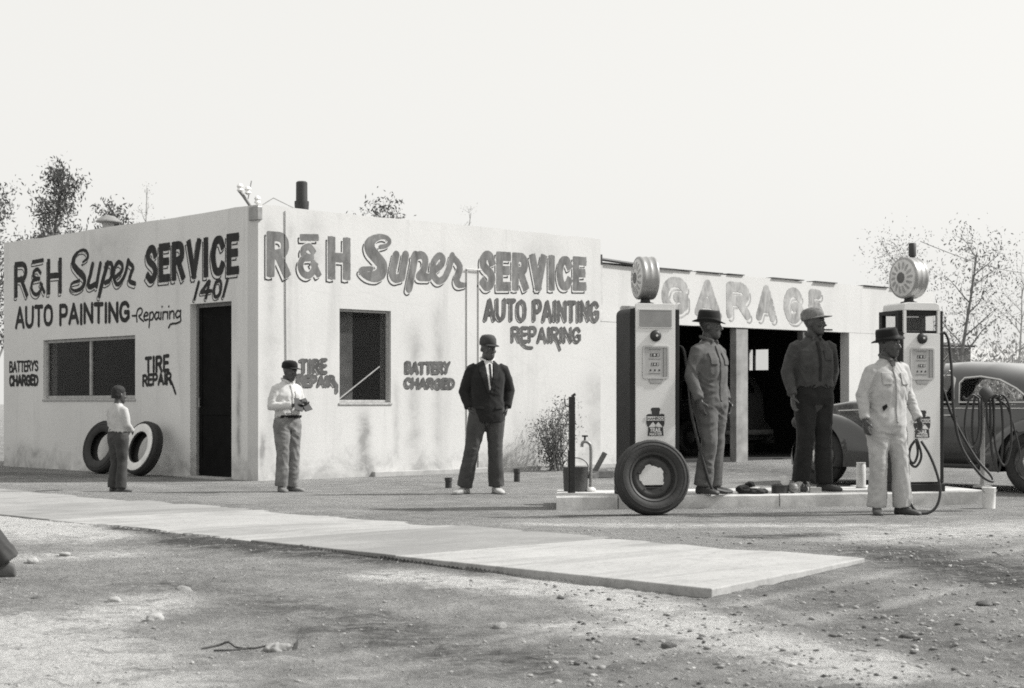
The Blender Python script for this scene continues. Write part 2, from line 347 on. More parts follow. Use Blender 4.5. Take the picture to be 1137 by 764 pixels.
# ------------------------------------------------------------------ sign painter's lettering (filled outlines from brush strokes)
def c_(*p): return ('c', p)
def l_(*p): return ('l', p)
GL = {
 'A': (.66, [l_((0,0),(.33,1),(.66,0)), l_((.13,.32),(.53,.32))]),
 'B': (.52, [l_((0,0),(0,1)), c_((0,1),(.36,.97),(.44,.76),(.34,.55),(0,.53)), c_((0,.53),(.42,.50),(.52,.26),(.40,.03),(0,0))]),
 'C': (.56, [c_((.56,.80),(.42,.98),(.14,.92),(.01,.5),(.14,.08),(.42,.02),(.56,.20))]),
 'D': (.56, [l_((0,0),(0,1)), c_((0,1),(.38,.92),(.56,.5),(.38,.08),(0,0))]),
 'E': (.46, [l_((0,0),(0,1)), l_((0,1),(.46,1)), l_((0,.53),(.40,.53)), l_((0,0),(.46,0))]),
 'G': (.62, [c_((.58,.82),(.42,.99),(.14,.92),(.01,.5),(.14,.08),(.42,.01),(.60,.2)), l_((.60,.16),(.60,.46),(.36,.46))]),
 'H': (.58, [l_((0,0),(0,1)), l_((.58,0),(.58,1)), l_((0,.52),(.58,.52))]),
 'I': (.10, [l_((.05,0),(.05,1))]),
 'K': (.56, [l_((0,0),(0,1)), l_((.54,1),(.03,.45)), l_((.16,.56),(.56,0))]),
 'L': (.46, [l_((0,1),(0,0)), l_((0,0),(.46,0))]),
 'M': (.76, [l_((0,0),(0,1)), l_((0,1),(.38,.3),(.76,1)), l_((.76,1),(.76,0))]),
 'N': (.58, [l_((0,0),(0,1)), l_((0,1),(.58,0)), l_((.58,0),(.58,1))]),
 'O': (.60, [c_((.30,1),(.07,.86),(0,.5),(.07,.14),(.30,0),(.53,.14),(.60,.5),(.53,.86),(.30,1))]),
 'P': (.52, [l_((0,0),(0,1)), c_((0,1),(.40,.98),(.52,.74),(.40,.48),(0,.46))]),
 'R': (.56, [l_((0,0),(0,1)), c_((0,1),(.40,.98),(.52,.76),(.40,.53),(0,.50)), l_((.26,.52),(.56,0))]),
 'S': (.50, [c_((.49,.80),(.40,.96),(.22,1),(.04,.88),(.04,.68),(.22,.54),(.42,.42),(.50,.24),(.40,.05),(.20,0),(.02,.12))]),
 'T': (.56, [l_((0,1),(.56,1)), l_((.28,1),(.28,0))]),
 'U': (.58, [c_((0,1),(0,.6),(.02,.22),(.16,.02),(.36,.01),(.52,.16),(.57,.5),(.58,1))]),
 'V': (.62, [l_((0,1),(.31,0)), l_((.31,0),(.62,1))]),
 'Y': (.58, [l_((0,1),(.28,.5)), l_((.58,1),(.28,.5),(.20,0))]),
 '&': (.64, [c_((.46,.66),(.32,.78),(.13,.71),(.11,.57),(.24,.49),(.40,.47)), c_((.36,.47),(.10,.43),(.0,.24),(.08,.04),(.28,-.04),(.46,.07),(.54,.26)), l_((.48,.30),(.66,.02)), l_((.08,1.03),(.58,1.06))]),
 '1': (.16, [l_((.0,0),(.14,1))]),
 '4': (.50, [l_((.36,1),(0,.38)), l_((0,.36),(.50,.40)), l_((.40,.98),(.26,0))]),
 '0': (.42, [c_((.27,1),(.10,.86),(.02,.45),(.06,.08),(.18,0),(.34,.12),(.42,.55),(.38,.90),(.27,1))]),
 'q': (.58, [c_((.06,-.05),(.02,.5),(.12,.95),(.36,1.1),(.52,.9),(.42,.55),(.22,.42),(.36,.2),(.62,-.05))]),
 'e': (.42, [c_((.02,.36),(.36,.46),(.34,.66),(.16,.68),(.03,.36),(.12,.04),(.40,.10))]),
 'p': (.42, [l_((.08,.66),(.0,-.62)), c_((.06,.58),(.28,.70),(.40,.40),(.26,.04),(.06,.06))]),
 'a': (.44, [c_((.36,.60),(.16,.66),(.02,.34),(.12,.02),(.34,.22)), c_((.38,.66),(.34,.2),(.46,.02))]),
 'i': (.14, [l_((.06,.64),(.04,.02)), l_((.14,1.10),(.15,1.14))]),
 'r': (.32, [l_((.04,.66),(.02,0)), c_((.03,.4),(.14,.64),(.32,.62))]),
 'n': (.44, [l_((.04,.66),(.02,0)), c_((.03,.4),(.18,.66),(.36,.6),(.38,.02))]),
 'g': (.46, [c_((.42,.58),(.20,.68),(.03,.36),(.14,.04),(.40,.22)), c_((.44,.70),(.42,.1),(.44,-.28),(.12,-.46),(-.36,-.50),(-.56,-.80))]),
 't': (.22, [l_((.1,1),(.08,0)), l_((0,.72),(.22,.72))]),
 '-': (.30, [l_((0,.48),(.30,.48))]),
 ' ': (.26, []),
}
class Thin(list): pass
def strokes_for(text, quad, gap=0.20, slant=0.0, jitter=0.0):
    """quad: wall coordinates BL, BR, TL, TR; returns polylines in wall coordinates"""
    BL, BR, TL, TR = [np.array(q, float) for q in quad]
    widths = [GL[ch][0] for ch in text]; total = sum(widths)+gap*(len(text)-1); out = []; x = 0
    for ch, w in zip(text, widths):
        dj = random.uniform(-jitter, jitter)
        for kind, pts in GL[ch][1]:
            pts = catmull(pts, 5) if kind == 'c' else pts
            pl = []
            for px_, py_ in pts:
                fx = (x+px_+slant*py_)/total; fy = py_+dj
                b = BL+(BR-BL)*fx; tp = TL+(TR-TL)*fx
                pl.append(tuple(b+(tp-b)*fy))
            out.append(pl if ch != '&' else Thin(pl))
        x += w+gap
    return out
def field(strokes, xs, ys, off=(0, 0), square=False):
    """strokes: (polyline, half width) -> max(half width - distance) on a grid"""
    Xg, Yg = np.meshgrid(xs, ys); Fd = np.full(Xg.shape, -1.0)
    for pl, hw in strokes:
        hw0 = hw if hasattr(hw, '__len__') else [hw]*len(pl)
        for i in range(max(1, len(pl)-1)):
            a = np.array(pl[i])+off; b = np.array(pl[min(i+1, len(pl)-1)])+off
            m = max(hw0)+0.10
            i0 = max(0, np.searchsorted(xs, min(a[0], b[0])-m)-1); i1 = np.searchsorted(xs, max(a[0], b[0])+m)+1
            j0 = max(0, np.searchsorted(ys, min(a[1], b[1])-m)-1); j1 = np.searchsorted(ys, max(a[1], b[1])+m)+1
            x = Xg[j0:j1, i0:i1]; y = Yg[j0:j1, i0:i1]
            if x.size == 0: continue
            d = b-a; L2 = float(d@d) or 1e-9
            tt = np.clip(((x-a[0])*d[0]+(y-a[1])*d[1])/L2, 0, 1)
            w = hw0[i]+(hw0[min(i+1, len(pl)-1)]-hw0[i])*tt
            val = w-np.hypot(x-a[0]-tt*d[0], y-a[1]-tt*d[1])
            if square and len(pl) > 1 and (i == 0 or i == len(pl)-2):
                L_ = math.sqrt(L2); al = ((x-a[0])*d[0]+(y-a[1])*d[1])/L_; pe = np.abs((x-a[0])*d[1]-(y-a[1])*d[0])/L_
                lo_ = -w*.9 if i == 0 else 0*w; hi_ = L_+(w*.9 if i == len(pl)-2 else 0*w)
                val = np.maximum(val, np.minimum(w-pe, np.minimum(al-lo_, hi_-al)))
            np.maximum(Fd[j0:j1, i0:i1], val, out=Fd[j0:j1, i0:i1])
    return Fd
def fill_mesh(mb, Fd, xs, ys, to3, merge=True):
    """polygons where the field is positive: whole cells merged along rows, border cells clipped"""
    inside = Fd > 0
    for j in range(len(ys)-1):
        run = None
        for i in range(len(xs)):
            full = i < len(xs)-1 and inside[j, i] and inside[j, i+1] and inside[j+1, i] and inside[j+1, i+1]
            if full:
                if run is None: run = i
                if merge: continue
                mb.add([to3(xs[i], ys[j]), to3(xs[i+1], ys[j]), to3(xs[i+1], ys[j+1]), to3(xs[i], ys[j+1])], [(0, 1, 2, 3)]); run = None; continue
            if run is not None:
                mb.add([to3(xs[run], ys[j]), to3(xs[i], ys[j]), to3(xs[i], ys[j+1]), to3(xs[run], ys[j+1])], [(0, 1, 2, 3)]); run = None
            if i < len(xs)-1 and (inside[j, i] or inside[j, i+1] or inside[j+1, i] or inside[j+1, i+1]):
                cs = [(xs[i], ys[j], Fd[j, i]), (xs[i+1], ys[j], Fd[j, i+1]), (xs[i+1], ys[j+1], Fd[j+1, i+1]), (xs[i], ys[j+1], Fd[j+1, i])]
                poly = []
                for k in range(4):
                    p, q = cs[k], cs[(k+1) % 4]
                    if p[2] > 0: poly.append(p[:2])
                    if (p[2] > 0) != (q[2] > 0):
                        u = p[2]/(p[2]-q[2]); poly.append((p[0]+(q[0]-p[0])*u, p[1]+(q[1]-p[1])*u))
                if len(poly) >= 3: mb.add([to3(*p) for p in poly], [tuple(range(len(poly)))])
def paint(name, strokes, to3, mats, parent, label, cell=0.008, shade=None, gapw=0.012, offs=(-0.035, -0.035), ragged=0.004, square=False):
    pts = np.array([p for pl, _ in strokes for p in pl]); mg = 0.16 if cell > .004 else 0.03
    xs = np.arange(pts[:, 0].min()-mg, pts[:, 0].max()+mg, cell); ys = np.arange(pts[:, 1].min()-mg, pts[:, 1].max()+mg, cell)
    Fd = field(strokes, xs, ys, square=square)
    if ragged:
        R = np.array([[noise.noise((x*22, y*22, 2.0)) for x in xs] for y in ys])*ragged; Fd = Fd+R
    mb = MB(); fill_mesh(mb, Fd, xs, ys, lambda a, b: to3(a, b, 0.004)); o = mb.build(name, mats[0], parent); o['label'] = label
    if shade is not None:
        Fs = field(strokes, xs, ys, np.array(offs), square)
        mb2 = MB(); fill_mesh(mb2, np.minimum(np.minimum(Fs, shade-Fs), -Fd-gapw), xs, ys, lambda a, b: to3(a, b, 0.003))
        mb2.build('letter_shadow', mats[1], o)['kind'] = 'stuff'
    return o
# ------------------------------------------------------------------ station building
def paint_mat(name, v, wear, under):
    t = NT(name); vec = t.coord('Object')
    a = t.noise(4.0, 7, 0.7, t.coord('Object', (1.6, 1.6, 0.7)), 0.4); b = t.noise(26, 5, 0.7, vec)
    c = t.ramp(a, [(0.30, v*0.50), (0.50, v), (0.72, v*1.55)])
    c = t.mix(t.ramp(b, [(0.5+0.2*(1-wear), (0, 0, 0, 1)), (0.62+0.2*(1-wear), (.85, .85, .85, 1))]), c, under)
    t.color(c); t.b.inputs['Roughness'].default_value = 0.8; t.b.inputs['Specular IOR Level'].default_value = 0.2; return t.m
M['letter_dark'] = paint_mat('lettering_dark', 0.030, 0.25, 0.45)
M['letter_grey'] = paint_mat('lettering_grey', 0.15, 0.4, 0.42)
M['letter_edge'] = paint_mat('lettering_edge', 0.035, 0.4, 0.5)
M['letter_soft'] = paint_mat('lettering_soft', 0.095, 0.35, 0.35)
M['letter_faded'] = paint_mat('lettering_faded', 0.31, 0.4, 0.5)
M['letter_faded2'] = paint_mat('lettering_faded_edge', 0.32, 0.5, 0.55)
def stucco(name, v, stain=0.5, streaks=(), ax=0):
    t = NT(name); vec = t.coord('Object')
    a = t.noise(0.8, 6, 0.6, vec, 0.3); st = t.noise(1.0, 6, 0.62, t.coord('Object', (2.6, 2.6, 0.22)), 0.5); b = t.noise(22, 6, 0.7, vec)
    c = t.ramp(a, [(0.3, v*0.93), (0.7, v*1.04)])
    c = t.mix(t.ramp(st, [(0.56, (0, 0, 0, 1)), (0.80, (stain, stain, stain, 1))]), c, t.mix(0.6, c, 0.30))
    sx = t.new('ShaderNodeSeparateXYZ'); t.l.new(t.tc.outputs['Object'], sx.inputs[0])
    zz = t.new('ShaderNodeMath', operation='MULTIPLY_ADD'); zz.inputs[1].default_value = -0.55; t.l.new(sx.outputs[2], zz.inputs[0])
    n2 = t.noise(3.0, 7, 0.7, vec, 0.6); t.l.new(n2, zz.inputs[2])
    c = t.mix(t.ramp(zz.outputs[0], [(0.33, (0, 0, 0, 1)), (0.60, (.85, .85, .85, 1))]), c, t.mix(0.6, c, 0.18))      # splashed mud along the foot
    def mth(op, a, b=None):
        n_ = t.new('ShaderNodeMath', operation=op)
        for i_, q_ in enumerate((a, b)):
            if q_ is None: continue
            if hasattr(q_, 'is_output'): t.l.new(q_, n_.inputs[i_])
            else: n_.inputs[i_].default_value = q_
        return n_.outputs[0]
    wob = t.noise(2.5, 4, .6, vec)
    for (cx_, w_, z0_, z1_, s_) in streaks:               # run-off stains with a shape of their own
        dx = mth('DIVIDE', mth('ADD', mth('SUBTRACT', sx.outputs[ax], cx_), mth('MULTIPLY', mth('SUBTRACT', wob, .5), .15)), w_)
        g_ = mth('POWER', 2.718, mth('MULTIPLY', mth('MULTIPLY', dx, dx), -1.0))
        def mr(a0_, a1_):
            r_ = t.new('ShaderNodeMapRange'); r_.interpolation_type = 'SMOOTHSTEP'; r_.inputs['From Min'].default_value = a0_; r_.inputs['From Max'].default_value = a1_; t.l.new(sx.outputs[2], r_.inputs[0]); return r_.outputs[0]
        up_ = mr(z0_-.1, z0_+.25); dn_ = mth('SUBTRACT', 1.0, mr(z1_-.35, z1_+.05))
        f_ = mth('MULTIPLY', mth('MULTIPLY', g_, up_), mth('MULTIPLY', dn_, mth('MULTIPLY', mth('MULTIPLY', n2, n2), 4.6*s_)))
        cl_ = t.new('ShaderNodeClamp'); t.l.new(f_, cl_.inputs[0])
        c = t.mix(cl_.outputs[0], c, t.mix(0.6, c, 0.10))
    crack = t.new('ShaderNodeTexVoronoi', feature='DISTANCE_TO_EDGE'); crack.inputs['Scale'].default_value = 0.55
    cv = t.new('ShaderNodeMix', data_type='RGBA'); cv.inputs['Factor'].default_value = 0.25
    nv = t.new('ShaderNodeTexNoise'); nv.inputs['Scale'].default_value = 1.5; nv.inputs['Detail'].default_value = 6; t.l.new(vec, nv.inputs['Vector'])
    t.l.new(vec, cv.inputs['A']); t.l.new(nv.outputs['Color'], cv.inputs['B']); t.l.new(cv.outputs['Result'], crack.inputs['Vector'])
    c = t.mix(t.ramp(crack.outputs['Distance'], [(0.0012, (.16, .16, .16, 1)), (0.004, (0, 0, 0, 1))]), c, t.mix(0.5, c, 0.2))
    c = t.mix(t.ramp(b, [(0.30, (.4, .4, .4, 1)), (0.48, (0, 0, 0, 1))]), c, t.mix(0.3, c, 0.25))
    t.color(c); t.b.inputs['Roughness'].default_value = 0.92; t.b.inputs['Specular IOR Level'].default_value = 0.15
    hs = t.new('ShaderNodeMath', operation='MULTIPLY_ADD'); hs.inputs[1].default_value = 2.0; t.l.new(a, hs.inputs[0]); t.l.new(b, hs.inputs[2])
    t.bump(hs.outputs[0], 0.14, 0.02); return t.m
FS = lambda px_, py_: front(px_, py_)
M['stucco'] = stucco('whitewashed_stucco', 0.555, 0.75, [(FS(405,500)[0], .10, .05, 1.05, .9), (FS(408,500)[0], .26, .0, .45, .6), (FS(460,460)[0], .14, .0, 2.3, .35), (FS(486,460)[0], .10, .0, 2.6, .3), (FS(300,400)[0], .10, .0, 3.6, .28), (FS(322,400)[0], .06, .2, 3.6, .25), (FS(291,505)[0], .05, .25, .75, 1.2), (FS(660,420)[0], .25, .2, 1.6, .3), (FS(560,500)[0], .5, -.1, .5, .45), (FS(440,430)[0], .06, .2, 1.5, .3), (FS(350,300)[0], .2, 2.8, 3.7, .25), (FS(600,280)[0], .4, 3.0, 3.7, .25)])
M['stucco_street'] = stucco('whitewashed_stucco_street_side', 0.67, 0.5, [(left(265,480)[0], .05, .3, 1.6, .7), (left(30,500)[0], .5, -.1, .5, .4), (left(200,480)[0], .12, .0, .6, .5), (left(120,300)[0], .5, 2.9, 3.7, .25)], 1)  # lighter whitewash than the front: fill light for the shaded side painted in
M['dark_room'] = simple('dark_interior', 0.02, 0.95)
M['frame'] = simple('weathered_window_frame', 0.34, 0.75, 0.3, 14)
M['frame_dark'] = simple('weathered_dark_frame', 0.16, 0.75, 0.3, 14)
M['roofing'] = simple('tar_roofing', 0.06, 0.9)
M['galv'] = simple('galvanized_metal', 0.28, 0.5, 0.25, 12, metallic=0.4)
M['black_iron'] = simple('black_iron', 0.03, 0.55, 0.3, 20, bump=0.15)
M['wood_dark'] = simple('dark_old_wood', 0.10, 0.85, 0.4, 10, bump=0.3)
M['wood_grey'] = simple('grey_old_wood', 0.26, 0.85, 0.35, 8, bump=0.3)
M['white_enamel'] = simple('white_enamel', 0.74, 0.35, 0.05, 5)
def glass_mat(name, v, alpha=0.35, rough=0.06):
    t = NT(name); t.b.inputs['Base Color'].default_value = grey(v); t.b.inputs['Roughness'].default_value = rough
    vec = t.coord('Object'); n = t.noise(3.5, 6, 0.65, vec)
    m = t.new('ShaderNodeMapRange'); m.inputs['To Min'].default_value = alpha*0.7; m.inputs['To Max'].default_value = alpha*1.3; t.l.new(n, m.inputs[0]); t.l.new(m.outputs[0], t.b.inputs['Alpha'])
    return t.m
M['window_glass'] = glass_mat('dusty_window_glass', 0.02, 0.35, 0.12); M['window_glass'].node_tree.nodes['Principled BSDF'].inputs['Specular IOR Level'].default_value = 0.18

WALL_H, LEN_F, LEN_L, TH = 3.65, 6.52, 7.12, 0.24
def wall(holes, a1, z1, to3, th, top_wob=0.014, step=0.3):
    """wall sheet from 0..a1 with rectangular holes, given thickness, slightly uneven top"""
    xs = sorted(set([0, a1]+[h[0] for h in holes]+[h[1] for h in holes]+list(np.arange(step, a1-0.1, step))))
    zs = sorted(set([-0.25, z1]+[h[2] for h in holes]+[h[3] for h in holes]))
    mb = MB()
    def top(a, z): return z+top_wob*noise.noise((a*1.7, z1, 4.0))+0.4*top_wob*noise.noise((a*6, z1, 1.0)) if z == z1 else z
    def solid(i, j):
        if not (0 <= i < len(xs)-1 and 0 <= j < len(zs)-1): return False
        ca, cz = (xs[i]+xs[i+1])/2, (zs[j]+zs[j+1])/2
        return not any(h[0] < ca < h[1] and h[2] < cz < h[3] for h in holes)
    def q(*p): mb.add([to3(a, top(a, z), d) for a, z, d in p], [(0, 1, 2, 3)])
    for i in range(len(xs)-1):
        for j in range(len(zs)-1):
            if not solid(i, j): continue
            a, b, c, d = xs[i], xs[i+1], zs[j], zs[j+1]
            q((a,c,0),(b,c,0),(b,d,0),(a,d,0)); q((a,c,-th),(b,c,-th),(b,d,-th),(a,d,-th))
            if not solid(i-1, j): q((a,c,0),(a,d,0),(a,d,-th),(a,c,-th))
            if not solid(i+1, j): q((b,c,0),(b,d,0),(b,d,-th),(b,c,-th))
            if not solid(i, j-1): q((a,c,0),(b,c,0),(b,c,-th),(a,c,-th))
            if not solid(i, j+1): q((a,d,0),(b,d,0),(b,d,-th),(a,d,-th))
    bm_v = mb; return bm_v
def weld_build(mb, name, mat, parent):
    o = mb.build(name, mat, parent); bm = bmesh.new(); bm.from_mesh(o.data)
    bmesh.ops.remove_doubles(bm, verts=bm.verts, dist=1e-4); bmesh.ops.recalc_face_normals(bm, faces=bm.faces); bm.to_mesh(o.data); bm.free(); return o
station = empty('service_station', C0, PHI); tag(station, 'white stucco service station office with hand-painted lettering on two walls', 'building')
FR = lambda a, z, d=0.0: (a, -d, z)                # front wall: outward is -y
LE = lambda a, z, d=0.0: (-d, a, z)                # street wall: outward is -x
# openings read off the photograph
s0, zt = front(377, 343); s1, zb = front(434, 447)
WF = (s0, s1, front(405, 447)[1], front(405, 344)[1])
t1, _ = left(48, 400); t0, _ = left(150, 400)
WL = (t0, t1, left(98, 443)[1], left(98, 375)[1])
d1, _ = left(211, 400); d0, _ = left(257, 400)
DL = (d0, d1, 0.04, left(234, 336)[1])
weld_build(wall([WF], LEN_F, WALL_H, FR, TH), 'front_wall', M['stucco'], station)
def LEc(a, z, d=0.0): return (-d+0.002, a+TH+0.001, z)
weld_build(wall([(h[0]-TH, h[1]-TH, h[2], h[3]) for h in (WL, DL)], LEN_L-TH, WALL_H, LEc, TH), 'street_wall', M['stucco_street'], station)
m = MB(); m.box(LEN_F-TH, LEN_F, TH+.001, LEN_L, -.2, WALL_H-.06); m.build('party_wall', M['stucco'], station)
m = MB(); m.box(TH+.003, LEN_F-TH-.001, LEN_L-TH, LEN_L-.003, -.2, WALL_H-.05); m.build('back_wall', M['stucco'], station)
m = MB(); m.box(TH+.003, LEN_F-TH-.002, TH+.002, LEN_L-TH-.002, 3.15, 3.3); roof = m.build('roof', M['roofing'], station)
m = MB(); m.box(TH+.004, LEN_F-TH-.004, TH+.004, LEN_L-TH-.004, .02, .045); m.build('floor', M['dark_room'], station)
m = MB()
for (x0, x1, y0, y1) in ((TH+.005, TH+.02, DL[1]+.15, WL[0]-.12), (TH+.005, LEN_F-TH-.01, LEN_L-TH-.03, LEN_L-TH-.01), (LEN_F-TH-.03, LEN_F-TH-.012, TH+.02, LEN_L-TH-.04), (2.4, 2.46, TH+.3, 5.2)):
    m.box(x0, x1, y0, y1, .05, 3.1)
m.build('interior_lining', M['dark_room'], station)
# concrete footing seen along the front
m = MB(); m.box(1.9, LEN_F+1.0, -0.07, -0.002, -.1, 0.105); m.build('footing', stucco('footing_concrete', 0.45, 0.6), station, bevel=0.01)

def window_frame(parent, tr, h, mull, w=0.055, depth=0.10, name='window'):
    e = bpy.data.objects.new(name, None); col.objects.link(e); e.parent = parent
    a0, a1, z0, z1 = h
    def bar(nm, p, q, r, s, d0=-depth, d1=-depth+0.05, mat=None):
        mb = MB(); vs = [Vector(tr(a, z, d)) for d in (d0, d1) for a, z in ((p, r), (q, r), (q, s), (p, s))]
        mb.add(vs, [(0,1,2,3),(7,6,5,4),(0,4,5,1),(1,5,6,2),(2,6,7,3),(3,7,4,0)]); return mb.build(nm, mat or M['frame'], e, bevel=0.006)
    bar('frame', a0+.001, a0+w, z0+.001, z1-.001); bar('frame', a1-w, a1-.001, z0+.001, z1-.001)
    bar('frame', a0+w+.001, a1-w-.001, z1-w, z1-.001); bar('frame', a0+w+.001, a1-w-.001, z0+.001, z0+w)
    bar('sill', a0-.02, a1+.02, z0-.035, z0-.004, 0.002, 0.014)
    edges = [a0+w]+[x for mm in mull for x in (mm-.03, mm+.03)]+[a1-w]
    for mm in mull: bar('mullion', mm-.029, mm+.029, z0+w+.001, z1-w-.001)
    for k in range(0, len(edges), 2):
        bar('pane', edges[k]+.001, edges[k+1]-.001, z0+w+.001, z1-w-.001, -depth+.018, -depth+.024, M['window_glass'])
    return e
wf = window_frame(station, FR, WF, [], 0.035)
wl = window_frame(station, LE, WL, [left(97, 400)[0]], 0.05)
a0, a1, z0, z1 = WF                                 # taped crack and a grey card behind the left part of the front window
dgp = [front(379, 444), front(425, 407)]
mb = MB(); mb.tube([(dgp[0][0], .072, dgp[0][1]), (dgp[1][0], .072, dgp[1][1])], 0.009, 6); mb.build('crack_tape', M['frame'], wf)
mb = MB(); mb.box(a0+.05, a0+(a1-a0)*.42, .20, .205, z0+.03, z1-.03); mb.build('grey_card', simple('mottled_grey_card', 0.30, 0.9, 0.4, 3), wf)
# door on the street side: dark screen door standing in a plain opening
door = bpy.data.objects.new('door', None); col.objects.link(door); door.parent = station
a0, a1, z0, z1 = DL
def dbox(nm, p, q, r, s, x0, x1, mat): mb = MB(); mb.box(x0, x1, p, q, r, s); return mb.build(nm, mat, door, bevel=0.004)
M['door_black'] = simple('black_screen_door', 0.006, 0.8, 0.5, 6, spec=.1)
dbox('frame', a0+.003, a0+.05, z0, z1-.003, .10, .16, M['frame_dark']); dbox('frame', a1-.05, a1-.003, z0, z1-.003, .10, .16, M['frame_dark']); dbox('frame', a0+.052, a1-.052, z1-.05, z1-.003, .10, .16, M['frame_dark'])
dbox('screen', a0+.06, a1-.06, z0+.012, z1-.055, .122, .128, M['door_black'])
dbox('stile', a0+.055, a0+.13, z0+.01, z1-.055, .112, .121, M['door_black']); dbox('stile', a1-.13, a1-.055, z0+.01, z1-.055, .112, .121, M['door_black'])
dbox('rail', a0+.131, a1-.131, z0+.85, z0+.97, .112, .121, M['door_black']); dbox('rail', a0+.131, a1-.131, z0+.01, z0+.25, .112, .121, M['door_black'])
mb = MB(); mb.tube([(.10, a1-.10, 1.0), (.08, a1-.10, 1.0), (.08, a1-.10, 1.12), (.10, a1-.10, 1.12)], .009, 6); mb.build('handle', M['galv'], door)
dbox('threshold', a0-.02, a1+.02, -.02, .055, -.12, .24, simple('worn_threshold', 0.35, 0.9))
# pipes and wires on the front wall, the vent, the roof gear
mb = MB(); sA, _ = front(316, 300); mb.tube([(sA, -.010, 3.6), (sA+.01, -.010, 2.2), (sA+.03, -.010, .6)], .006, 6); mb.build('wire', M['frame_dark'], station)
M['conduit'] = stucco('whitewashed_conduit', 0.58, 0.5)
for px_ in (518, 531):
    sA, zA = front(px_, 298); mb = MB(); mb.tube([(sA, -.010, .12), (sA, -.010, zA)], .009, 8); mb.build('conduit', M['conduit'], station, smooth=True)
sA, zA = front(518, 299); sB, _ = front(531, 299); mb = MB(); mb.tube([(sA-.03, -.024, zA), (sB+.04, -.024, zA)], .010, 8); mb.build('conduit', M['conduit'], station, smooth=True)
pv = at(335, 235, 22.8); q = Vector((pv.x, pv.y, 0))-C0; lx, ly = q.dot(U), q.dot(V)
mb = MB(); mb.lathe([(.06, 3.2), (.06, 3.72), (.095, 3.725), (.10, 3.80), (.10, 3.84), (.08, 3.845), (.078, 4.10), (.06, 4.115), (.02, 4.12)], 20, c=(lx, ly, 0)); mb.build('vent_pipe', M['black_iron'], station, smooth=True)
tv, zv = left(77, 262); mb = MB(); mb.lathe([(.09, 3.1), (.09, 3.82), (.19, 3.84), (.19, 3.86), (.10, 3.93), (.01, 3.95)], 18, c=(.55, tv-.2, 0)); mb.build('roof_ventilator', M['galv'], station, smooth=True)
br = bpy.data.objects.new('wire_bracket', None); col.objects.link(br); br.parent = station
mb = MB(); mb.tube([(.10, .25, 3.60), (-.10, .20, 3.78), (-.22, .12, 3.83)], .022, 8); mb.tube([(.03, .10, 3.60), (.30, .08, 3.77), (.62, .06, 3.66)], .007, 6); mb.tube([(-.02, .2, 3.74), (.02, .18, 3.98)], .008, 6); mb.build('arm', M['wood_grey'], br)
for p in ((-.20, .12, 3.86), (-.05, .16, 3.84), (.06, .10, 3.72)):
    mb = MB(); mb.lathe([(.02, -.05), (.045, -.03), (.03, 0), (.045, .02), (.03, .05), (.01, .06)], 10, c=p); mb.build('insulator', M['white_enamel'], br, smooth=True)
mb = MB(); mb.box(-.03, .05, -.03, .18, 3.45, 3.63); mb.build('junction_box', M['galv'], br, bevel=.01)
# lettering on the two walls
def quad(fn, *px): return [fn(*p) for p in px]
def word(fn, to3, text, q, hw, mats, label, **k):
    kw = {a: k.pop(a) for a in ('gap', 'slant', 'jitter') if a in k}
    extra = [([fn(*p) for p in pl], w) for pl, w in k.pop('extra', [])]
    st = [(pl, hw*(.72 if isinstance(pl, Thin) else 1)) for pl in strokes_for(text, quad(fn, *q), **kw)]+extra
    return paint('painted_word', st, to3, mats, station, label, **k)
def traced(fn, to3, lines, sc_, x0, y0, mats, label, **k):
    st = []
    for hw, pts in lines:
        pts = catmull(pts, 6); ww = hw if not hasattr(hw, '__len__') else np.interp(np.linspace(0, 1, len(pts)), np.linspace(0, 1, len(hw)), hw)
        st.append(([fn(x/sc_+x0, y/sc_+y0) for x, y in pts], list(ww) if hasattr(ww, '__len__') else ww))
    return paint('painted_word', st, to3, mats, station, label, **k)
lm = (M['letter_dark'], M['letter_edge']); fm = (M['letter_grey'], M['letter_edge']); sm = (M['letter_soft'], M['letter_edge'])
LEn = lambda a, z, d=0.0: LE(a, z, d)
word(left, LEn, 'R&H', ((18,328),(67,323),(18,294),(67,289)), .045, lm, 'dark initials painted on the street wall', square=True, gap=.25, shade=.016, offs=(.030, -.045), gapw=.010)
traced(left, LEn, [((.016,.03,.026,.02,.05,.055,.06,.04,.03,.02,.02,.03), [(640,355),(678,318),(665,270),(620,266),(578,310),(566,370),(600,420),(650,475),(642,540),(592,575),(550,560),(556,520),(612,497)]),
    (.042, [(715,372),(698,450),(680,525),(698,546),(735,525)]), (.040, [(775,368),(758,460),(745,540)]), (.045, [(832,362),(795,490),(766,612)]), (.036, [(818,372),(858,365),(866,420),(850,490),(812,515)]),
    (.034, [(884,478),(935,430),(944,380),(915,355),(885,400),(878,470),(900,525),(935,505),(968,440),(990,340)]), (.036, [(988,350),(1026,395),(1008,450),(1000,500),(1040,520)])],
    6.947, 0, 240, lm, 'dark cursive word painted on the street wall', shade=.016, offs=(.030, -.045), gapw=.010)
word(left, LEn, 'SERVICE', ((164,311),(263,300),(164,277),(263,263)), .056, lm, 'bold dark capitals painted near the top of the street wall', square=True, gap=.38, shade=.018, offs=(.035, -.05), gapw=.011)
for ch, xa, xb in (('1', 216, 220), ('4', 223, 234), ('0', 237, 245), ('1', 248, 252)):
    f_ = lambda x, t0: t0-(x-216)*.10
    word(left, LEn, ch, ((xa,f_(xa,332)),(xb,f_(xb,332)),(xa,f_(xa,314)),(xb,f_(xb,314))), .027, lm, 'digit of the street number painted over the door', slant=.05, shade=.014, offs=(.025, -.03), gapw=.008)
word(left, LEn, 'AUTO PAINTING', ((18,363),(143,355),(18,342),(143,336)), .034, lm, 'dark brush-lettered line under the large words, street wall', gap=.22, jitter=.03)
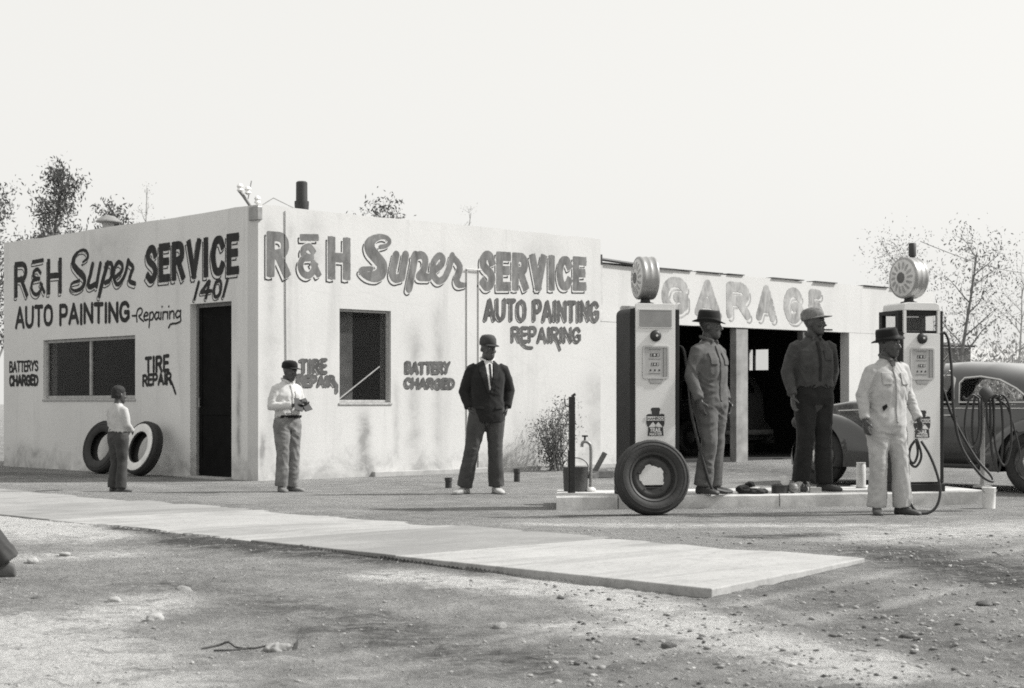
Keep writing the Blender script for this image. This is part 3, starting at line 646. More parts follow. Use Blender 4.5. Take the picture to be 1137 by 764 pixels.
word(left, LEn, '-qepairing', ((147,357),(201,353),(147,344),(201,341)), .014, lm, 'thin cursive word beside the brush-lettered line, street wall', gap=.05)
word(left, LEn, 'BATTERYS', ((11,413),(42,411),(11,402),(42,401)), .017, lm, 'small smeared word left of the street window', gap=.16, jitter=.05)
word(left, LEn, 'CHARGED', ((11,428),(42,427),(11,418),(42,417)), .024, lm, 'second small smeared word left of the street window', gap=.18, jitter=.04)
word(left, LEn, 'TIRE', ((162,413),(187,411),(162,398),(187,395)), .026, lm, 'short painted word right of the street window', gap=.26, jitter=.03)
word(left, LEn, 'REPAIR', ((159,428),(190,426),(159,417),(190,414)), .021, lm, 'painted word with long tail right of the street window', gap=.2, jitter=.04, extra=[([(189,421),(192,428),(195,437)], .02)])
word(front, FR, 'R&H', ((300.5,302.5),(385,306),(300.5,262),(385,268.5)), .062, fm, 'grey initials painted on the front wall', square=True, gap=.52, shade=.019, offs=(-.040, -.05), gapw=.012)
traced(front, FR, [((.03,.03,.03,.03,.05,.09,.09,.085,.09,.085,.06,.03,.03,.035), [(262,197),(325,180),(345,142),(310,108),(240,108),(172,155),(172,220),(222,285),(278,360),(268,430),(212,462),(140,455),(85,420),(100,395),(182,393)]),
    (.060, [(405,268),(385,360),(372,440),(400,480),(452,468)]), (.060, [(490,268),(470,380),(455,470)]), (.060, [(578,270),(548,430),(520,570)]), (.055, [(565,290),(630,268),(668,310),(655,400),(612,462),(700,470)]),
    (.050, [(730,420),(800,370),(828,310),(795,275),(745,330),(735,430),(780,500),(835,480),(880,390),(912,275)]), ((.04,.06,.055,.03), [(915,280),(978,375),(950,490),(975,535),(1030,538)])],
    8.121, 390, 250, fm, 'grey cursive word painted on the front wall', shade=.019, offs=(-.040, -.05), gapw=.012)
word(front, FR, 'SERVICE', ((536,318),(648,318),(536,283),(648,290)), .066, fm, 'bold grey capitals painted near the top of the front wall', square=True, gap=.42, shade=.019, offs=(-.040, -.05), gapw=.012)
word(front, FR, 'AUTO PAINTING', ((539,355),(664,355.5),(539,333.5),(664,336)), .032, (M['letter_soft'], M['letter_edge']), 'brush-lettered line under the large words, front wall', gap=.24, jitter=.03, shade=.014, offs=(-.026, -.018), gapw=.0)
word(front, FR, 'REPAIRING', ((569,378.5),(644,380),(569,363.5),(644,365)), .024, (M['letter_soft'], M['letter_edge']), 'painted word with curled tails, front wall', shade=.012, offs=(-.022, -.016), gapw=.0, gap=.22, jitter=.03, extra=[(catmull([(574,370),(578,379),(584,385),(591,386)], 5), .02), (catmull([(612,372),(618,378),(622,388)], 5), .02)])
word(front, FR, 'TIRE', ((334,413),(362,414),(334,400),(362,400)), .024, sm, 'short painted word left of the front window', shade=.011, offs=(-.020, -.014), gapw=.0, gap=.3, jitter=.04)
word(front, FR, 'REPAIR', ((331,428),(371,428),(331,417),(371,418)), .021, sm, 'painted word with long tail left of the front window', shade=.011, offs=(-.020, -.014), gapw=.0, gap=.22, jitter=.05, extra=[([(370,422),(374,428),(374,435)], .024)])
word(front, FR, 'BATTERY', ((451,413.5),(499,414),(451,402.5),(499,403)), .022, sm, 'painted word right of the front window, upper line', shade=.011, offs=(-.020, -.014), gapw=.0, gap=.2, jitter=.05)
word(front, FR, 'CHARGED', ((450,430),(504,431),(450,420.5),(504,421.5)), .022, sm, 'painted word right of the front window, lower line', shade=.011, offs=(-.020, -.014), gapw=.0, gap=.22, jitter=.05)
# ------------------------------------------------------------------ garage wing
garage = empty('garage', C0, PHI); tag(garage, 'long low white garage wing with open dark bays and faded painted sign', 'building')
REC = 0.10                                           # its face stands a hand behind the office front
gs0 = LEN_F+0.012; gs1 = front(1036, 330, REC)[0]
g_top = front(690, 295, REC)[1]; g_bot = front(690, 358, REC)[1]; g_bot2 = front(930, 368, REC)[1]
open0 = front(700, 400, REC)[0]; open1 = front(943, 420, REC)[0]
GD = 6.9
def fascia():
    mb = MB(); n = 46
    top = []; bot = []
    for i in range(n+1):
        a = gs0+(gs1-gs0)*i/n
        top.append((a, g_top+0.018*noise.noise((a*1.3, 7, 0))+.012*noise.noise((a*7, 3, 0)))); bot.append((a, g_bot+(g_bot2-g_bot)*i/n+.006*noise.noise((a*5, 1, 0))))
    for d in (REC, REC+.16): pass
    vs = [(a, REC, z) for a, z in bot]+[(a, REC, z) for a, z in top]+[(a, REC+.16, z) for a, z in bot]+[(a, REC+.16, z) for a, z in top]; N = n+1; fs = []
    for i in range(n):
        fs += [(i, i+1, N+i+1, N+i), (2*N+i, 3*N+i, 3*N+i+1, 2*N+i+1), (N+i, N+i+1, 3*N+i+1, 3*N+i), (i, 2*N+i, 2*N+i+1, i+1)]
    fs += [(0, N, 3*N, 2*N), (n, 2*N+n, 3*N+n, N+n)]
    mb.add(vs, fs); return mb
M['stucco_garage'] = stucco('whitewashed_fascia', 0.56, 0.5)
fascia().build('fascia', M['stucco_garage'], garage)
# ragged tar paper turned over the top edge, in pieces
a = gs0
while a < gs1-.3:
    L = random.uniform(.35, 1.3); e = min(a+L, gs1)
    z = g_top+random.uniform(.004, .012); mb = MB(); mb.box(a, e-.01, REC-.03-random.uniform(0, .02), REC+.16, z, z+.014); mb.build('roof_edging', M['roofing'], garage)
    a = e+(random.uniform(0, .9) if a > gs0+1.2 else 0)
mb = MB(); zc = g_top+.06; mb.tube([(gs0+.02, REC-.05, zc-.07), (gs0+.02, REC-.05, zc+.08)], .045, 8); mb.tube([(gs0+.02, REC-.05, zc+.01), (gs0+.9, REC-.04, zc-.025)], .026, 8); mb.build('drain_pipe', M['black_iron'], garage)
m = MB(); m.box(gs0-.002, open0, REC+.004, REC+.20, -.2, g_bot-.004); m.build('pier', M['stucco_garage'], garage)
m = MB(); m.box(open1, gs1, REC+.004, REC+.20, -.2, g_bot2-.004); m.build('pier', M['stucco_garage'], garage)
mb = MB(); sA = front(667, 300)[0]; m = MB(); m.box(gs0+.001, gs0+.11, REC-.03, REC-.002, g_bot+.01, g_top-.02); m.build('corner_board', simple('greyish_board', 0.5, .9), garage)  # slightly darker board at the junction with the office
# end wall with a small window, in view through the open bay
def endw(px, py):
    o = Vector((0, 0, H)); d = ray(px, py); p0 = C0+U*(gs1-.18); k = (p0-o).dot(U)/d.dot(U); p = o+d*k
    return ((p-C0).dot(V), p.z)
ew1, ez1 = endw(829, 388); ew0, ez0 = endw(853, 411); ez1 = endw(841, 388)[1]; ez0 = endw(841, 411)[1]
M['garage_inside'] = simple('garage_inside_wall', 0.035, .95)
w = wall([(ew0-.31, ew1-.31, ez0, ez1)], GD-.31, g_top-.3, lambda a, z, d=0: (gs1-.18-d, a+.31, z), .10, 0)
weld_build(w, 'inner_end_wall', M['garage_inside'], garage)
w = wall([(ew0-.31, ew1-.31, ez0, ez1)], GD-.31, g_top-.3, lambda a, z, d=0: (gs1-.079-d, a+.31, z), .076, 0)
weld_build(w, 'side_wall', M['stucco_garage'], garage)
w = wall([], gs1-gs0-.22, g_top-.35, lambda a, z, d=0: (a+gs0, GD-d, z), .18, 0)
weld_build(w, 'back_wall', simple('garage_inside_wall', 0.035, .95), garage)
gw = bpy.data.objects.new('window', None); col.objects.link(gw); gw.parent = garage
mm_ = ew1-(ew1-ew0)*.28
mb = MB(); mb.box(gs1-.14, gs1-.10, mm_-.03, mm_+.03, ez0, ez1); mb.build('mullion', M['wood_dark'], gw)
mb = MB(); mb.box(gs1-.09, gs1-.085, ew0, ew1, ez0, ez1); mb.build('pane', glass_mat('grimy_pane', .5, .12), gw)
m = MB(); m.box(gs0, gs1-.003, REC+.17, GD+.17, g_top-.34, g_top-.24); groof = m.build('roof', M['roofing'], garage)
m = MB(); m.box(gs0+.02, gs1-.21, REC+.35, GD-.003, .02, .052); m.build('floor', simple('oily_garage_floor', 0.03, .8), garage)
# posts of the bays
for px0, px1, nm in ((816, 829, 'a'),):
    p0, _ = front(px0, 420, REC+.05); p1, _ = front(px1, 420, REC+.05)
    m = MB(); m.box(p0, p1, REC+.02, REC+.16, -.1, g_bot+(g_bot2-g_bot)*.35-.012); m.build('post', simple('whitewashed_post', 0.24 if nm == 'a' else .12, .85, .45, 3), garage, bevel=.008)
p0, _ = front(890, 420, REC+.05); m = MB(); m.box(p0, p0+.12, REC+.02, REC+.15, -.1, g_bot+(g_bot2-g_bot)*.8-.012); m.build('post', M['wood_dark'], garage, bevel=.008)
m = MB(); m.box(open0, open1, REC+.03, REC+.15, g_bot2+.12, g_bot2+.30); m.build('header_beam', M['wood_dark'], garage)
pv = at(1013, 300, 33.5); q = Vector((pv.x, pv.y, 0))-C0
mb = MB(); zt_ = at(1013, 270, 33.5).z; mb.lathe([(.055, 2.5), (.055, zt_-.27), (.078, zt_-.265), (.078, zt_-.01), (.07, zt_), (.01, zt_)], 16, c=(q.dot(U), q.dot(V), 0)); mb.build('stove_pipe', M['black_iron'], garage, smooth=True)
FG = lambda px, py: front(px, py, REC)
st = []
pos = [(735, 764), (772, 799), (807, 833), (840, 861), (870, 891), (898, 912)]
for ch, (xa, xb) in zip('GARAGE', pos):
    f = lambda x: (308.5+(x-735)*.088, 345.5+(x-735)*.078)
    ta, ba = f(xa); tb, bb = f(xb)
    xa += 3; xb -= 3; ta += 3; tb += 3; ba -= 3; bb -= 3
    st += [(pl, .085) for pl in strokes_for(ch, [FG(xa, ba), FG(xb, bb), FG(xa, ta), FG(xb, tb)])]
paint('painted_word', st, lambda a, z, d=0.0: (a, REC-d, z), (M['letter_faded'], M['letter_faded2']), garage, 'faded pale grey block capitals on the fascia', shade=.03, offs=(.05, -.06), gapw=.015, cell=.011, ragged=.012)
# ------------------------------------------------------------------ people
def voxel(mb, size, smooth=4):
    me = bpy.data.meshes.new('tmp'); me.from_pydata(mb.v, [], mb.f)
    bm = bmesh.new(); bm.from_mesh(me); bmesh.ops.recalc_face_normals(bm, faces=bm.faces); bm.to_mesh(me); bm.free()
    o = bpy.data.objects.new('tmp', me); col.objects.link(o)
    r = o.modifiers.new('r', 'REMESH'); r.mode = 'VOXEL'; r.voxel_size = size
    if smooth:
        s = o.modifiers.new('s', 'SMOOTH'); s.factor = 0.5; s.iterations = smooth
    dg = bpy.context.evaluated_depsgraph_get(); out = bpy.data.meshes.new_from_object(o.evaluated_get(dg))
    bpy.data.objects.remove(o); bpy.data.meshes.remove(me); return out
def rag(me, amp, seed, fx=8.0, fz=8.5):
    """cloth creases: warped ridges running slantwise round the limbs, plus loose hang"""
    n = len(me.vertices); co = np.empty(n*3, np.float32); me.vertices.foreach_get('co', co); co = co.reshape(-1, 3)
    no = np.array([v.normal[:] for v in me.vertices], np.float32)
    d = np.empty(n, np.float32); N = noise.noise
    for i in range(n):
        x, y, z = (float(q) for q in co[i])
        w = N((x*4+seed, y*4, z*3.1)); w2 = N((x*3.3, y*3.3-seed, z*4.7))
        a = N((x*fx+w*1.6+z*4.5, y*fx+w2*1.6, z*fz+w*2.2+seed)); b = N((x*fx*1.9-z*8+w2, y*fx*1.9, z*fz*1.6+seed*2))
        k = 0.55+0.9*max(0.0, w+0.25)
        f_ = N((x*27+w*3-z*14, y*27, z*23+seed))
        d[i] = amp*(k*(0.42-abs(a)*2.4)+b*0.35+w2*0.8+f_*0.30)
    co += no*d[:, None]; me.vertices.foreach_set('co', co.ravel()); me.update()
def fin(me, name, mat, parent, smooth=True):
    me.name = name; me.materials.clear(); me.materials.append(mat); me.shade_smooth()
    o = bpy.data.objects.new(name, me); col.objects.link(o); o.parent = parent; return o
def tree_of(me): return BVHTree.FromPolygons([v.co[:] for v in me.vertices], [p.vertices[:] for p in me.polygons])
def patch(bvh, outline, name, mat, parent, off=0.006, th=0.005, cell=0.009, back=False):
    """a flat piece of cloth or trim laid onto the clothed surface (outline in x, z seen from the figure's front)"""
    pts = np.array(outline); xs = np.arange(pts[:, 0].min()-cell, pts[:, 0].max()+2*cell, cell); zs = np.arange(pts[:, 1].min()-cell, pts[:, 1].max()+2*cell, cell)
    def sd(x, z):
        ins = False; dm = 9
        for i in range(len(pts)):
            (x1, z1), (x2, z2) = pts[i], pts[i-1]
            if (z1 > z) != (z2 > z) and x < (x2-x1)*(z-z1)/(z2-z1)+x1: ins = not ins
            dx, dz = x2-x1, z2-z1; t = max(0, min(1, ((x-x1)*dx+(z-z1)*dz)/(dx*dx+dz*dz+1e-12))); dm = min(dm, math.hypot(x-x1-t*dx, z-z1-t*dz))
        return dm if ins else -dm
    Fd = np.array([[sd(x, z) for x in xs] for z in zs]); cache = {}
    def to3(x, z):
        k = (round(x, 5), round(z, 5))
        if k not in cache:
            o, d = (Vector((x, -1.5, z)), Vector((0, 1, 0))) if not back else (Vector((x, 1.5, z)), Vector((0, -1, 0)))
            ys_ = []
            for ex, ez in ((0, 0), (.009, 0), (-.009, 0), (0, .009), (0, -.009)):
                h = bvh.ray_cast(o+Vector((ex, 0, ez)), d)
                if h[0]: ys_.append(h[0].y)
            cache[k] = (x, (min(ys_) if ys_ else 0)-off, z)
        return cache[k]
    mb = MB(); fill_mesh(mb, Fd, xs, zs, to3, False); o = mb.build(name, mat, parent, smooth=True, angle=180)
    bm = bmesh.new(); bm.from_mesh(o.data); bmesh.ops.remove_doubles(bm, verts=bm.verts, dist=1e-5); bmesh.ops.recalc_face_normals(bm, faces=bm.faces); bm.to_mesh(o.data); bm.free(); o.data.shade_smooth()
    s = o.modifiers.new('t', 'SOLIDIFY'); s.thickness = th; s.offset = 0
    return o
def skin_mat(): 
    t = NT('skin'); vec = t.coord('Object'); t.color(t.ramp(t.noise(14, 5, .6, vec), [(0.3, 0.036), (0.7, 0.066)])); t.b.inputs['Roughness'].default_value = 0.40
    t.bump(t.noise(160, 3, .5, vec), .15, .004); return t.m
M['skin'] = skin_mat()
def cloth_mat(name, v, var=.18, rough=.9, stains=0.0, weave=260):
    t = NT(name); vec = t.coord('Object'); c = t.ramp(t.noise(7, 6, .65, vec, .3), [(0.28, v*(1-var)), (0.72, v*(1+var))])
    if stains: c = t.mix(t.ramp(t.noise(4.5, 7, .7, vec, .6), [(0.52, (0, 0, 0, 1)), (0.68, (stains, stains, stains, 1))]), c, v*.35)
    t.color(c); t.b.inputs['Roughness'].default_value = rough; t.b.inputs['Specular IOR Level'].default_value = .15
    if 'Sheen Weight' in t.b.inputs: t.b.inputs['Sheen Weight'].default_value = .1
    t.bump(t.noise(weave, 3, .6, vec), .2, .004); return t.m
M['leather'] = simple('worn_shoe_leather', 0.05, .6, .4, 14)
def hand(mb, wrist, d, pn, curl, side, s=1.0):
    """palm and five bent fingers; d: pointing direction, pn: palm normal, side: +1 thumb towards d x pn"""
    d = Vector(d).normalized(); pn = Vector(pn); pn = (pn-d*pn.dot(d)).normalized(); ac = d.cross(pn)*side; w = Vector(wrist)
    rings = []
    for t, wx, th in ((-.03, .026, .022), (0, .028, .020), (.03, .038, .019), (.065, .042, .017), (.09, .040, .014)):
        rings.append([w+d*(t*s)+ac*(wx*s*math.cos(a))+pn*(th*s*math.sin(a)) for a in (2*math.pi*k/10 for k in range(10))])
    mb.loft(rings)
    for k, (o, L) in enumerate(((.030, .072), (.010, .082), (-.011, .076), (-.031, .060))):
        p = w+d*(.082*s)+ac*(o*s); dirv = d.copy(); pts = [p]; ang = 0
        for seg_, fr in enumerate((.45, .30, .25)):
            ang += curl*(.55 if seg_ == 0 else .8); dirv = d*math.cos(ang)+pn*math.sin(ang); p = p+dirv*(L*fr*s); pts.append(p)
        mb.tube(pts, [.0095*s, .0092*s, .0085*s, .007*s], 7)
    p = w+d*(.025*s)+ac*(.030*s); q = p+(d*.55+ac*.75+pn*.25).normalized()*(.042*s); r = q+(d*.85+ac*.25+pn*(.2+.5*curl)).normalized()*(.030*s)
    mb.tube([w+d*(.01*s)+ac*(.012*s), p, q, r], [.014*s, .014*s, .011*s, .008*s], 8)
def head_parts(mb, R, piv, s=1.0):
    """head lofted from chin to crown with brow, nose, lips, ears; R turns it about the neck pivot"""
    def T(p): return R@(Vector(p)*s)+piv
    n = 16; rings = []
    for z, y, rx, ry in ((-.003,-.062,.022,.020), (.012,-.050,.043,.044), (.042,-.032,.056,.066), (.078,-.014,.064,.084), (.118,-.002,.070,.094), (.150,.004,.073,.098), (.182,.008,.071,.095), (.206,.010,.060,.080), (.222,.010,.040,.054), (.230,.010,.016,.020)):
        ring = []
        for k in range(n):
            a = 2*math.pi*k/n; ring.append(T((rx*math.cos(a), y+ry*math.sin(a), z)))
        rings.append(ring)
    mb.loft(rings)
    mb.tube([T((0,-.088,.135)), T((0,-.104,.108)), T((0,-.116,.086)), T((0,-.098,.078))], [.009*s, .011*s, .015*s, .009*s], 8)
    mb.tube([T((-.016,-.104,.082)), T((.016,-.104,.082))], .010*s, 7)
    mb.tube([T((-.046,-.074,.138)), T((-.02,-.093,.143)), T((.02,-.093,.143)), T((.046,-.074,.138))], .011*s, 7)
    mb.tube([T((-.026,-.083,.049)), T((0,-.098,.052)), T((.026,-.083,.049))], [.005*s, .009*s, .005*s], 7)
    mb.tube([T((-.024,-.080,.037)), T((0,-.094,.036)), T((.024,-.080,.037))], [.005*s, .010*s, .005*s], 7)
    for e in (-1, 1):
        mb.ell(T((e*.048,-.066,.088)), (.018*s, .016*s, .018*s), 8, 6)
        mb.ell(T((e*.076,.012,.102)), (.008*s, .019*s, .031*s), 8, 6, R)
    return T
def person(label, loc, yaw, height, P, O):
    """P: pose joints for a 1.75 m figure facing -y (x to the viewer's right at yaw 0); O: outfit"""
    root = empty('person', loc, yaw); tag(root, label, 'person')
    S = height/1.75
    D = dict(hip=(0,0,.93), kneeL=(-.10,-.015,.50), kneeR=(.10,-.015,.50), ankL=(-.11,.02,.085), ankR=(.11,.02,.085), shL=(-.172,.01,1.392), shR=(.172,.01,1.392),
             elL=(-.235,.035,1.14), elR=(.235,.035,1.14), wrL=(-.245,-.045,.90), wrR=(.245,-.045,.90), hdL=(0,-.15,-1), hdR=(0,-.15,-1), pnL=(1,0,0), pnR=(-1,0,0), curl=.35,
             footL=-.18, footR=.18, chest=(0,.0,1.27), neck=(0,.012,1.49), head=(0,0,0), jaw=(0,-.012,1.508), hands=True, hs=1.0, girth=1.0)
    D.update(P); J = {k: Vector(v)*S if isinstance(v, tuple) and k not in ('hdL','hdR','pnL','pnR','head') else v for k, v in D.items()}
    hy, hp, hr = D['head']; R = Matrix.Rotation(hy, 3, 'Z')@Matrix.Rotation(hp, 3, 'X')@Matrix.Rotation(hr, 3, 'Y')
    hip, chest, neck = J['hip'], J['chest'], J['neck']; g = D['girth']
    def tors(c, rx, ry, n=20, p=0.85):
        out = []
        for k in range(n):
            a = 2*math.pi*k/n; ca, sa = math.cos(a), math.sin(a)
            out.append(Vector((c.x+rx*S*math.copysign(abs(ca)**p, ca), c.y+ry*S*math.copysign(abs(sa)**p, sa), c.z)))
        return out
    def lerp(a, b, t): return a+(b-a)*t
    def torso(mb, k, pad, z_hem=None, flare=0):
        shc = lerp(J['shL'], J['shR'], .5)
        rings = []
        low = hip+Vector((0, 0, -.17*S)) if z_hem is None else Vector((hip.x, hip.y, z_hem*S))
        rings.append(tors(low, (.155*g if z_hem else .170*g)+pad+flare, (.115*g if z_hem else .082*g)+pad+flare*.6))
        rings.append(tors(lerp(low, hip, .6 if z_hem is None else .5)+Vector((0,0,.0)), .172*g+pad+flare*.5, .128*g+pad))
        rings.append(tors(lerp(hip, chest, .45), .158*g+pad+k*.004, .118*g+pad))
        rings.append(tors(lerp(hip, chest, .8), .172*g+pad, .125*g+pad))
        rings.append(tors(chest+Vector((0,0,.03*S)), .182+pad, .126+pad))
        rings.append(tors(lerp(chest, shc, .72), .180+pad*.8, .112+pad*.8))
        rings.append(tors(shc+Vector((0,0,.040*S)), .142+pad*.5, .086+pad*.5))
        rings.append(tors(lerp(shc, neck, .72)+Vector((0,0,.012*S)), .090+pad*.3, .072+pad*.3))
        rings.append(tors(neck+Vector((0,0,.012*S)), .062+pad*.2, .062+pad*.2))
        mb.loft(rings)
    def arm(mb, s, pad, end=1.0, cuff=0):
        sh, el, wr = J['sh'+s], J['el'+s], J['wr'+s]
        e = lerp(el, wr, end)
        mb.tube([sh+Vector((.055*S*(1 if s == 'L' else -1), 0, .022*S)), sh+Vector((.006*S*(1 if s == 'L' else -1), 0, -.004*S)), lerp(sh, el, .5), lerp(sh, el, .85), el, lerp(el, e, .18), lerp(el, e, .6), e],
                [(.046+pad*.8)*S, (.057+pad)*S, (.055+pad)*S, (.048+pad*1.1)*S, (.047+pad*1.15)*S, (.046+pad)*S, (.040+pad)*S, (.031+pad+cuff)*S], 12)
    def leg(mb, s, pad, hem, top=.0, end=1.0):
        k, a = J['knee'+s], J['ank'+s]; h = hip+Vector(((-.088 if s == 'L' else .088)*S, 0, 0)); e = lerp(k, a, end)
        mb.tube([h+Vector((0,0,.05*S)), h+Vector((0,0,-.03*S)), lerp(h, k, .45), lerp(h, k, .85), k, lerp(k, e, .25), lerp(k, e, .6), e],
                [(.085+pad)*S, (.094+pad)*S, (.078+pad)*S, (.058+pad)*S, (.055+pad)*S, (.054+pad)*S, (.046+pad+hem*.5)*S, (.034+pad+hem)*S], 14)
    # --- body: one continuous figure under the clothes
    mb = MB(); torso(mb, 0, -.012)
    mb.tube([neck+Vector((0,.0,-.04*S)), lerp(neck, J['jaw'], .5)+Vector((0,.008*S,.01*S)), J['jaw']+Vector((0,.012*S,.06*S))], [.068*S, .062*S, .058*S], 12)
    T = head_parts(mb, R, J['jaw'], S*D.get('headscale', 1.04))
    for s in 'LR':
        arm(mb, s, -.008); leg(mb, s, -.010, 0)
        mb.tube([J['ank'+s]+Vector((0,0,.05*S)), J['ank'+s]+Vector((0,0,-.045*S))], .034*S, 10)
        if D['hands']:
            hand(mb, J['wr'+s], D['hd'+s], D['pn'+s], D.get('curl'+s, D['curl']), 1 if s == 'L' else -1, S*D['hs'])
    bme = voxel(mb, .0065, 2); fin(bme, 'body', M['skin'], root)
    for e in (-1, 1):
        m = MB(); m.ell(T((e*.029,-.0845,.121)), (.011*S, .007*S, .006*S), 8, 6, R); m.build('eye', M['eye'], root, smooth=True)
    sd = random.uniform(0, 90)
    # --- clothes
    made = {}
    top, bot = O.get('top'), O.get('bottom')
    if O.get('coverall'):
        mb = MB(); torso(mb, 1, .016+O.get('loose', 0))
        for s in 'LR': arm(mb, s, .014, .95, .008); leg(mb, s, .032, O.get('hem', .028), end=1.02)
        me = voxel(mb, .0095, 7); rag(me, O.get('crease', .009), sd); made['top'] = fin(me, 'coverall', O['coverall'], root)
    else:
        mb = MB()
        for s in 'LR': leg(mb, s, .030, O.get('hem', .024), end=O.get('trouser_end', 1.02))
        low = MB(); shc = lerp(J['shL'], J['shR'], .5)
        mb.loft([tors(hip+Vector((0,0,-.10*S)), .150*g+.016, .112*g+.016), tors(hip+Vector((0,0,-.03*S)), .168*g+.016, .124*g+.016), tors(lerp(hip, chest, .42), .155*g+.013, .115*g+.013)])
        me = voxel(mb, .0095, 3); rag(me, O.get('crease', .008), sd); made['bot'] = fin(me, 'trousers', bot, root)
        mb = MB()
        if O.get('jacket'): torso(mb, 1, .020, O['jacket'], .018)
        else: torso(mb, 1, .013, (lerp(hip, chest, .30).z)/S)
        for s in 'LR': arm(mb, s, .018 if O.get('jacket') else .012, O.get('sleeve', .94), .008)
        me = voxel(mb, .0095, 3); rag(me, O.get('crease', .008)*.9, sd+5); made['top'] = fin(me, 'jacket' if O.get('jacket') else 'shirt', top, root)
    bv = tree_of(made['top'].data); n0 = neck/S
    def pt(outline, *a, **k): return patch(bv, [(x*S, z*S) for x, z in outline], *a, **k)
    cz = n0.z; cx = n0.x
    for side in (-1, 1):
        if O.get('collar'): 
            m = MB(); c0 = neck+Vector((0, 0, .028*S))
            m.tube([c0+Vector((side*x*S, y*S, z*S)) for x, y, z in ((.004,.078,.012), (.05,.058,.010), (.073,.010,.0), (.062,-.048,-.018), (.030,-.082,-.036), (.052,-.098,-.062))], [.012*S,.016*S,.018*S,.018*S,.020*S,.006*S], 8, flat=.7)
            me = voxel(m, .006, 2); fin(me, 'collar', O['collar'], root)
    for nm, poly, mt, off in O.get('patches', []): pt(poly, nm, mt, root, off)
    # shoes
    for s in 'LR':
        a = J['ank'+s]; yw = D['foot'+s]; Rf = Matrix.Rotation(yw, 3, 'Z'); ln = O.get('shoe_len', .285)*S; mb = MB(); rings = []
        for f, w_, h in ((-.27,.022,.045), (-.24,.034,.075), (-.10,.038,.10), (.08,.040,.092), (.25,.044,.070), (.45,.050,.055), (.60,.046,.046), (.70,.030,.036), (.73,.012,.022)):
            ring = []
            for k in range(12):
                an = 2*math.pi*k/12; ca, sa = math.cos(an), math.sin(an)
                ring.append(a+Rf@Vector((w_*S*math.copysign(abs(ca)**.7, ca), -f*ln, -a.z+(0 if O.get('z0') is None else 0)))+Vector((0, 0, D.get('lift'+s, 0)*S+h*S*.5*(1+math.copysign(abs(sa)**.6, sa)))))
            rings.append(ring)
        mb.loft(rings); me = voxel(mb, .008, 3); so = fin(me, 'shoe', O.get('shoe', M['leather']), root)
        if O.get('sole'):
            mb = MB(); mb.loft([[Vector((q.x, q.y, D.get('lift'+s, 0)*S-.004+.016*i)) for q in [a+Rf@Vector((x*S*1.08, -f*ln*1.02, 0)) for f, x in ((-.27,.02),(-.24,-.034),(0,-.038),(.25,-.045),(.45,-.052),(.6,-.048),(.7,-.03),(.74,0),(.7,.03),(.6,.048),(.45,.052),(.25,.045),(0,.038),(-.24,.034))]] for i in (0, 1)]); mb.build('sole', M['leather'], so)
    # hat
    h = O.get('hat')
    if h:
        kind, hm = h[0], h[1]; tilt = Matrix.Rotation(h[2] if len(h) > 2 else 0, 3, 'X')@Matrix.Rotation(h[3] if len(h) > 3 else 0, 3, 'Y')
        def Q(p): return T(tilt@(Vector(p)-Vector((0, 0, .17)))+Vector((0, 0, .17)))
        mb = MB(); n = 24
        def ring(z, rx, ry, y=0.008, f=lambda a: 0): return [Q((rx*math.cos(a), y+ry*math.sin(a), z+f(a))) for a in (2*math.pi*k/n for k in range(n))]
        if kind == 'fedora':
            pinch = lambda a: -.012*max(0, -math.sin(a))*abs(math.cos(a))
            rise = lambda a: .030*abs(math.cos(a))**2-.012*max(0, -math.sin(a))
            mb.loft([ring(.150,.088,.112), ring(.152,.132,.156,f=rise), ring(.158,.132,.156,f=rise), ring(.163,.088,.112), ring(.20,.084,.108), ring(.245,.077,.102), ring(.268,.066,.092,f=pinch), ring(.266,.03,.052,f=lambda a:-.018)])
            hat = mb.build('hat', hm, root, smooth=True, angle=180)
            mb = MB(); mb.loft([ring(.164,.0895,.1135), ring(.188,.0875,.1115)], False); mb.build('hat_band', O.get('band', M['band']), hat, smooth=True)
        elif kind == 'cap':
            hh = h[4] if len(h) > 4 else 0
            mb.loft([ring(.150,.083,.107), ring(.175,.087,.111), ring(.215+hh*.5,.083,.107), ring(.243+hh,.062,.082), ring(.254+hh,.03,.04), ring(.256+hh,.006,.008)])
            hat = mb.build('cap', hm, root, smooth=True, angle=180)
            b = MB(); R1 = []; R2 = []
            for k in range(13):
                a = math.pi+math.pi*k/12; x, y = .084*math.cos(a), .108*math.sin(a)+.006
                ext = .075*(math.sin(math.pi*k/12))**.6
                R1.append((x, y, .155)); R2.append((x*1.02, y-ext, .150-.012*math.sin(math.pi*k/12)))
            vs_ = [Q(p) for p in R1]+[Q(p) for p in R2]+[Q((p[0], p[1], p[2]+.007)) for p in R1]+[Q((p[0], p[1], p[2]+.006)) for p in R2]; N = 13; fs = []
            for i in range(N-1): fs += [(i, i+1, N+i+1, N+i), (2*N+i, 3*N+i, 3*N+i+1, 2*N+i+1), (N+i, N+i+1, 3*N+i+1, 3*N+i)]
            b.add(vs_, fs); b.build('bill', O.get('bill', hm), hat, smooth=True)
    if O.get('hair'):
        mb = MB(); n = 18
        rings = []
        for z, y, rx, ry in ((.065,.045,.060,.062), (.10,.030,.074,.082), (.14,.016,.080,.096), (.18,.012,.080,.102), (.21,.012,.070,.090), (.232,.012,.05,.064), (.244,.012,.018,.024)):
            rings.append([T((rx*math.cos(a), y+ry*math.sin(a), z)) for a in (2*math.pi*k/n for k in range(n))])
        mb.loft(rings); me = voxel(mb, .008, 2); rag(me, .006, 3, 40, 40); fin(me, 'hair', M['hair'], root)
    root['_J'] = 0; del root['_J']
    return root, J, T, bv, S
M['eye'] = simple('eye_white', .35, .3, .1)
M['band'] = simple('hat_band', .015, .6)
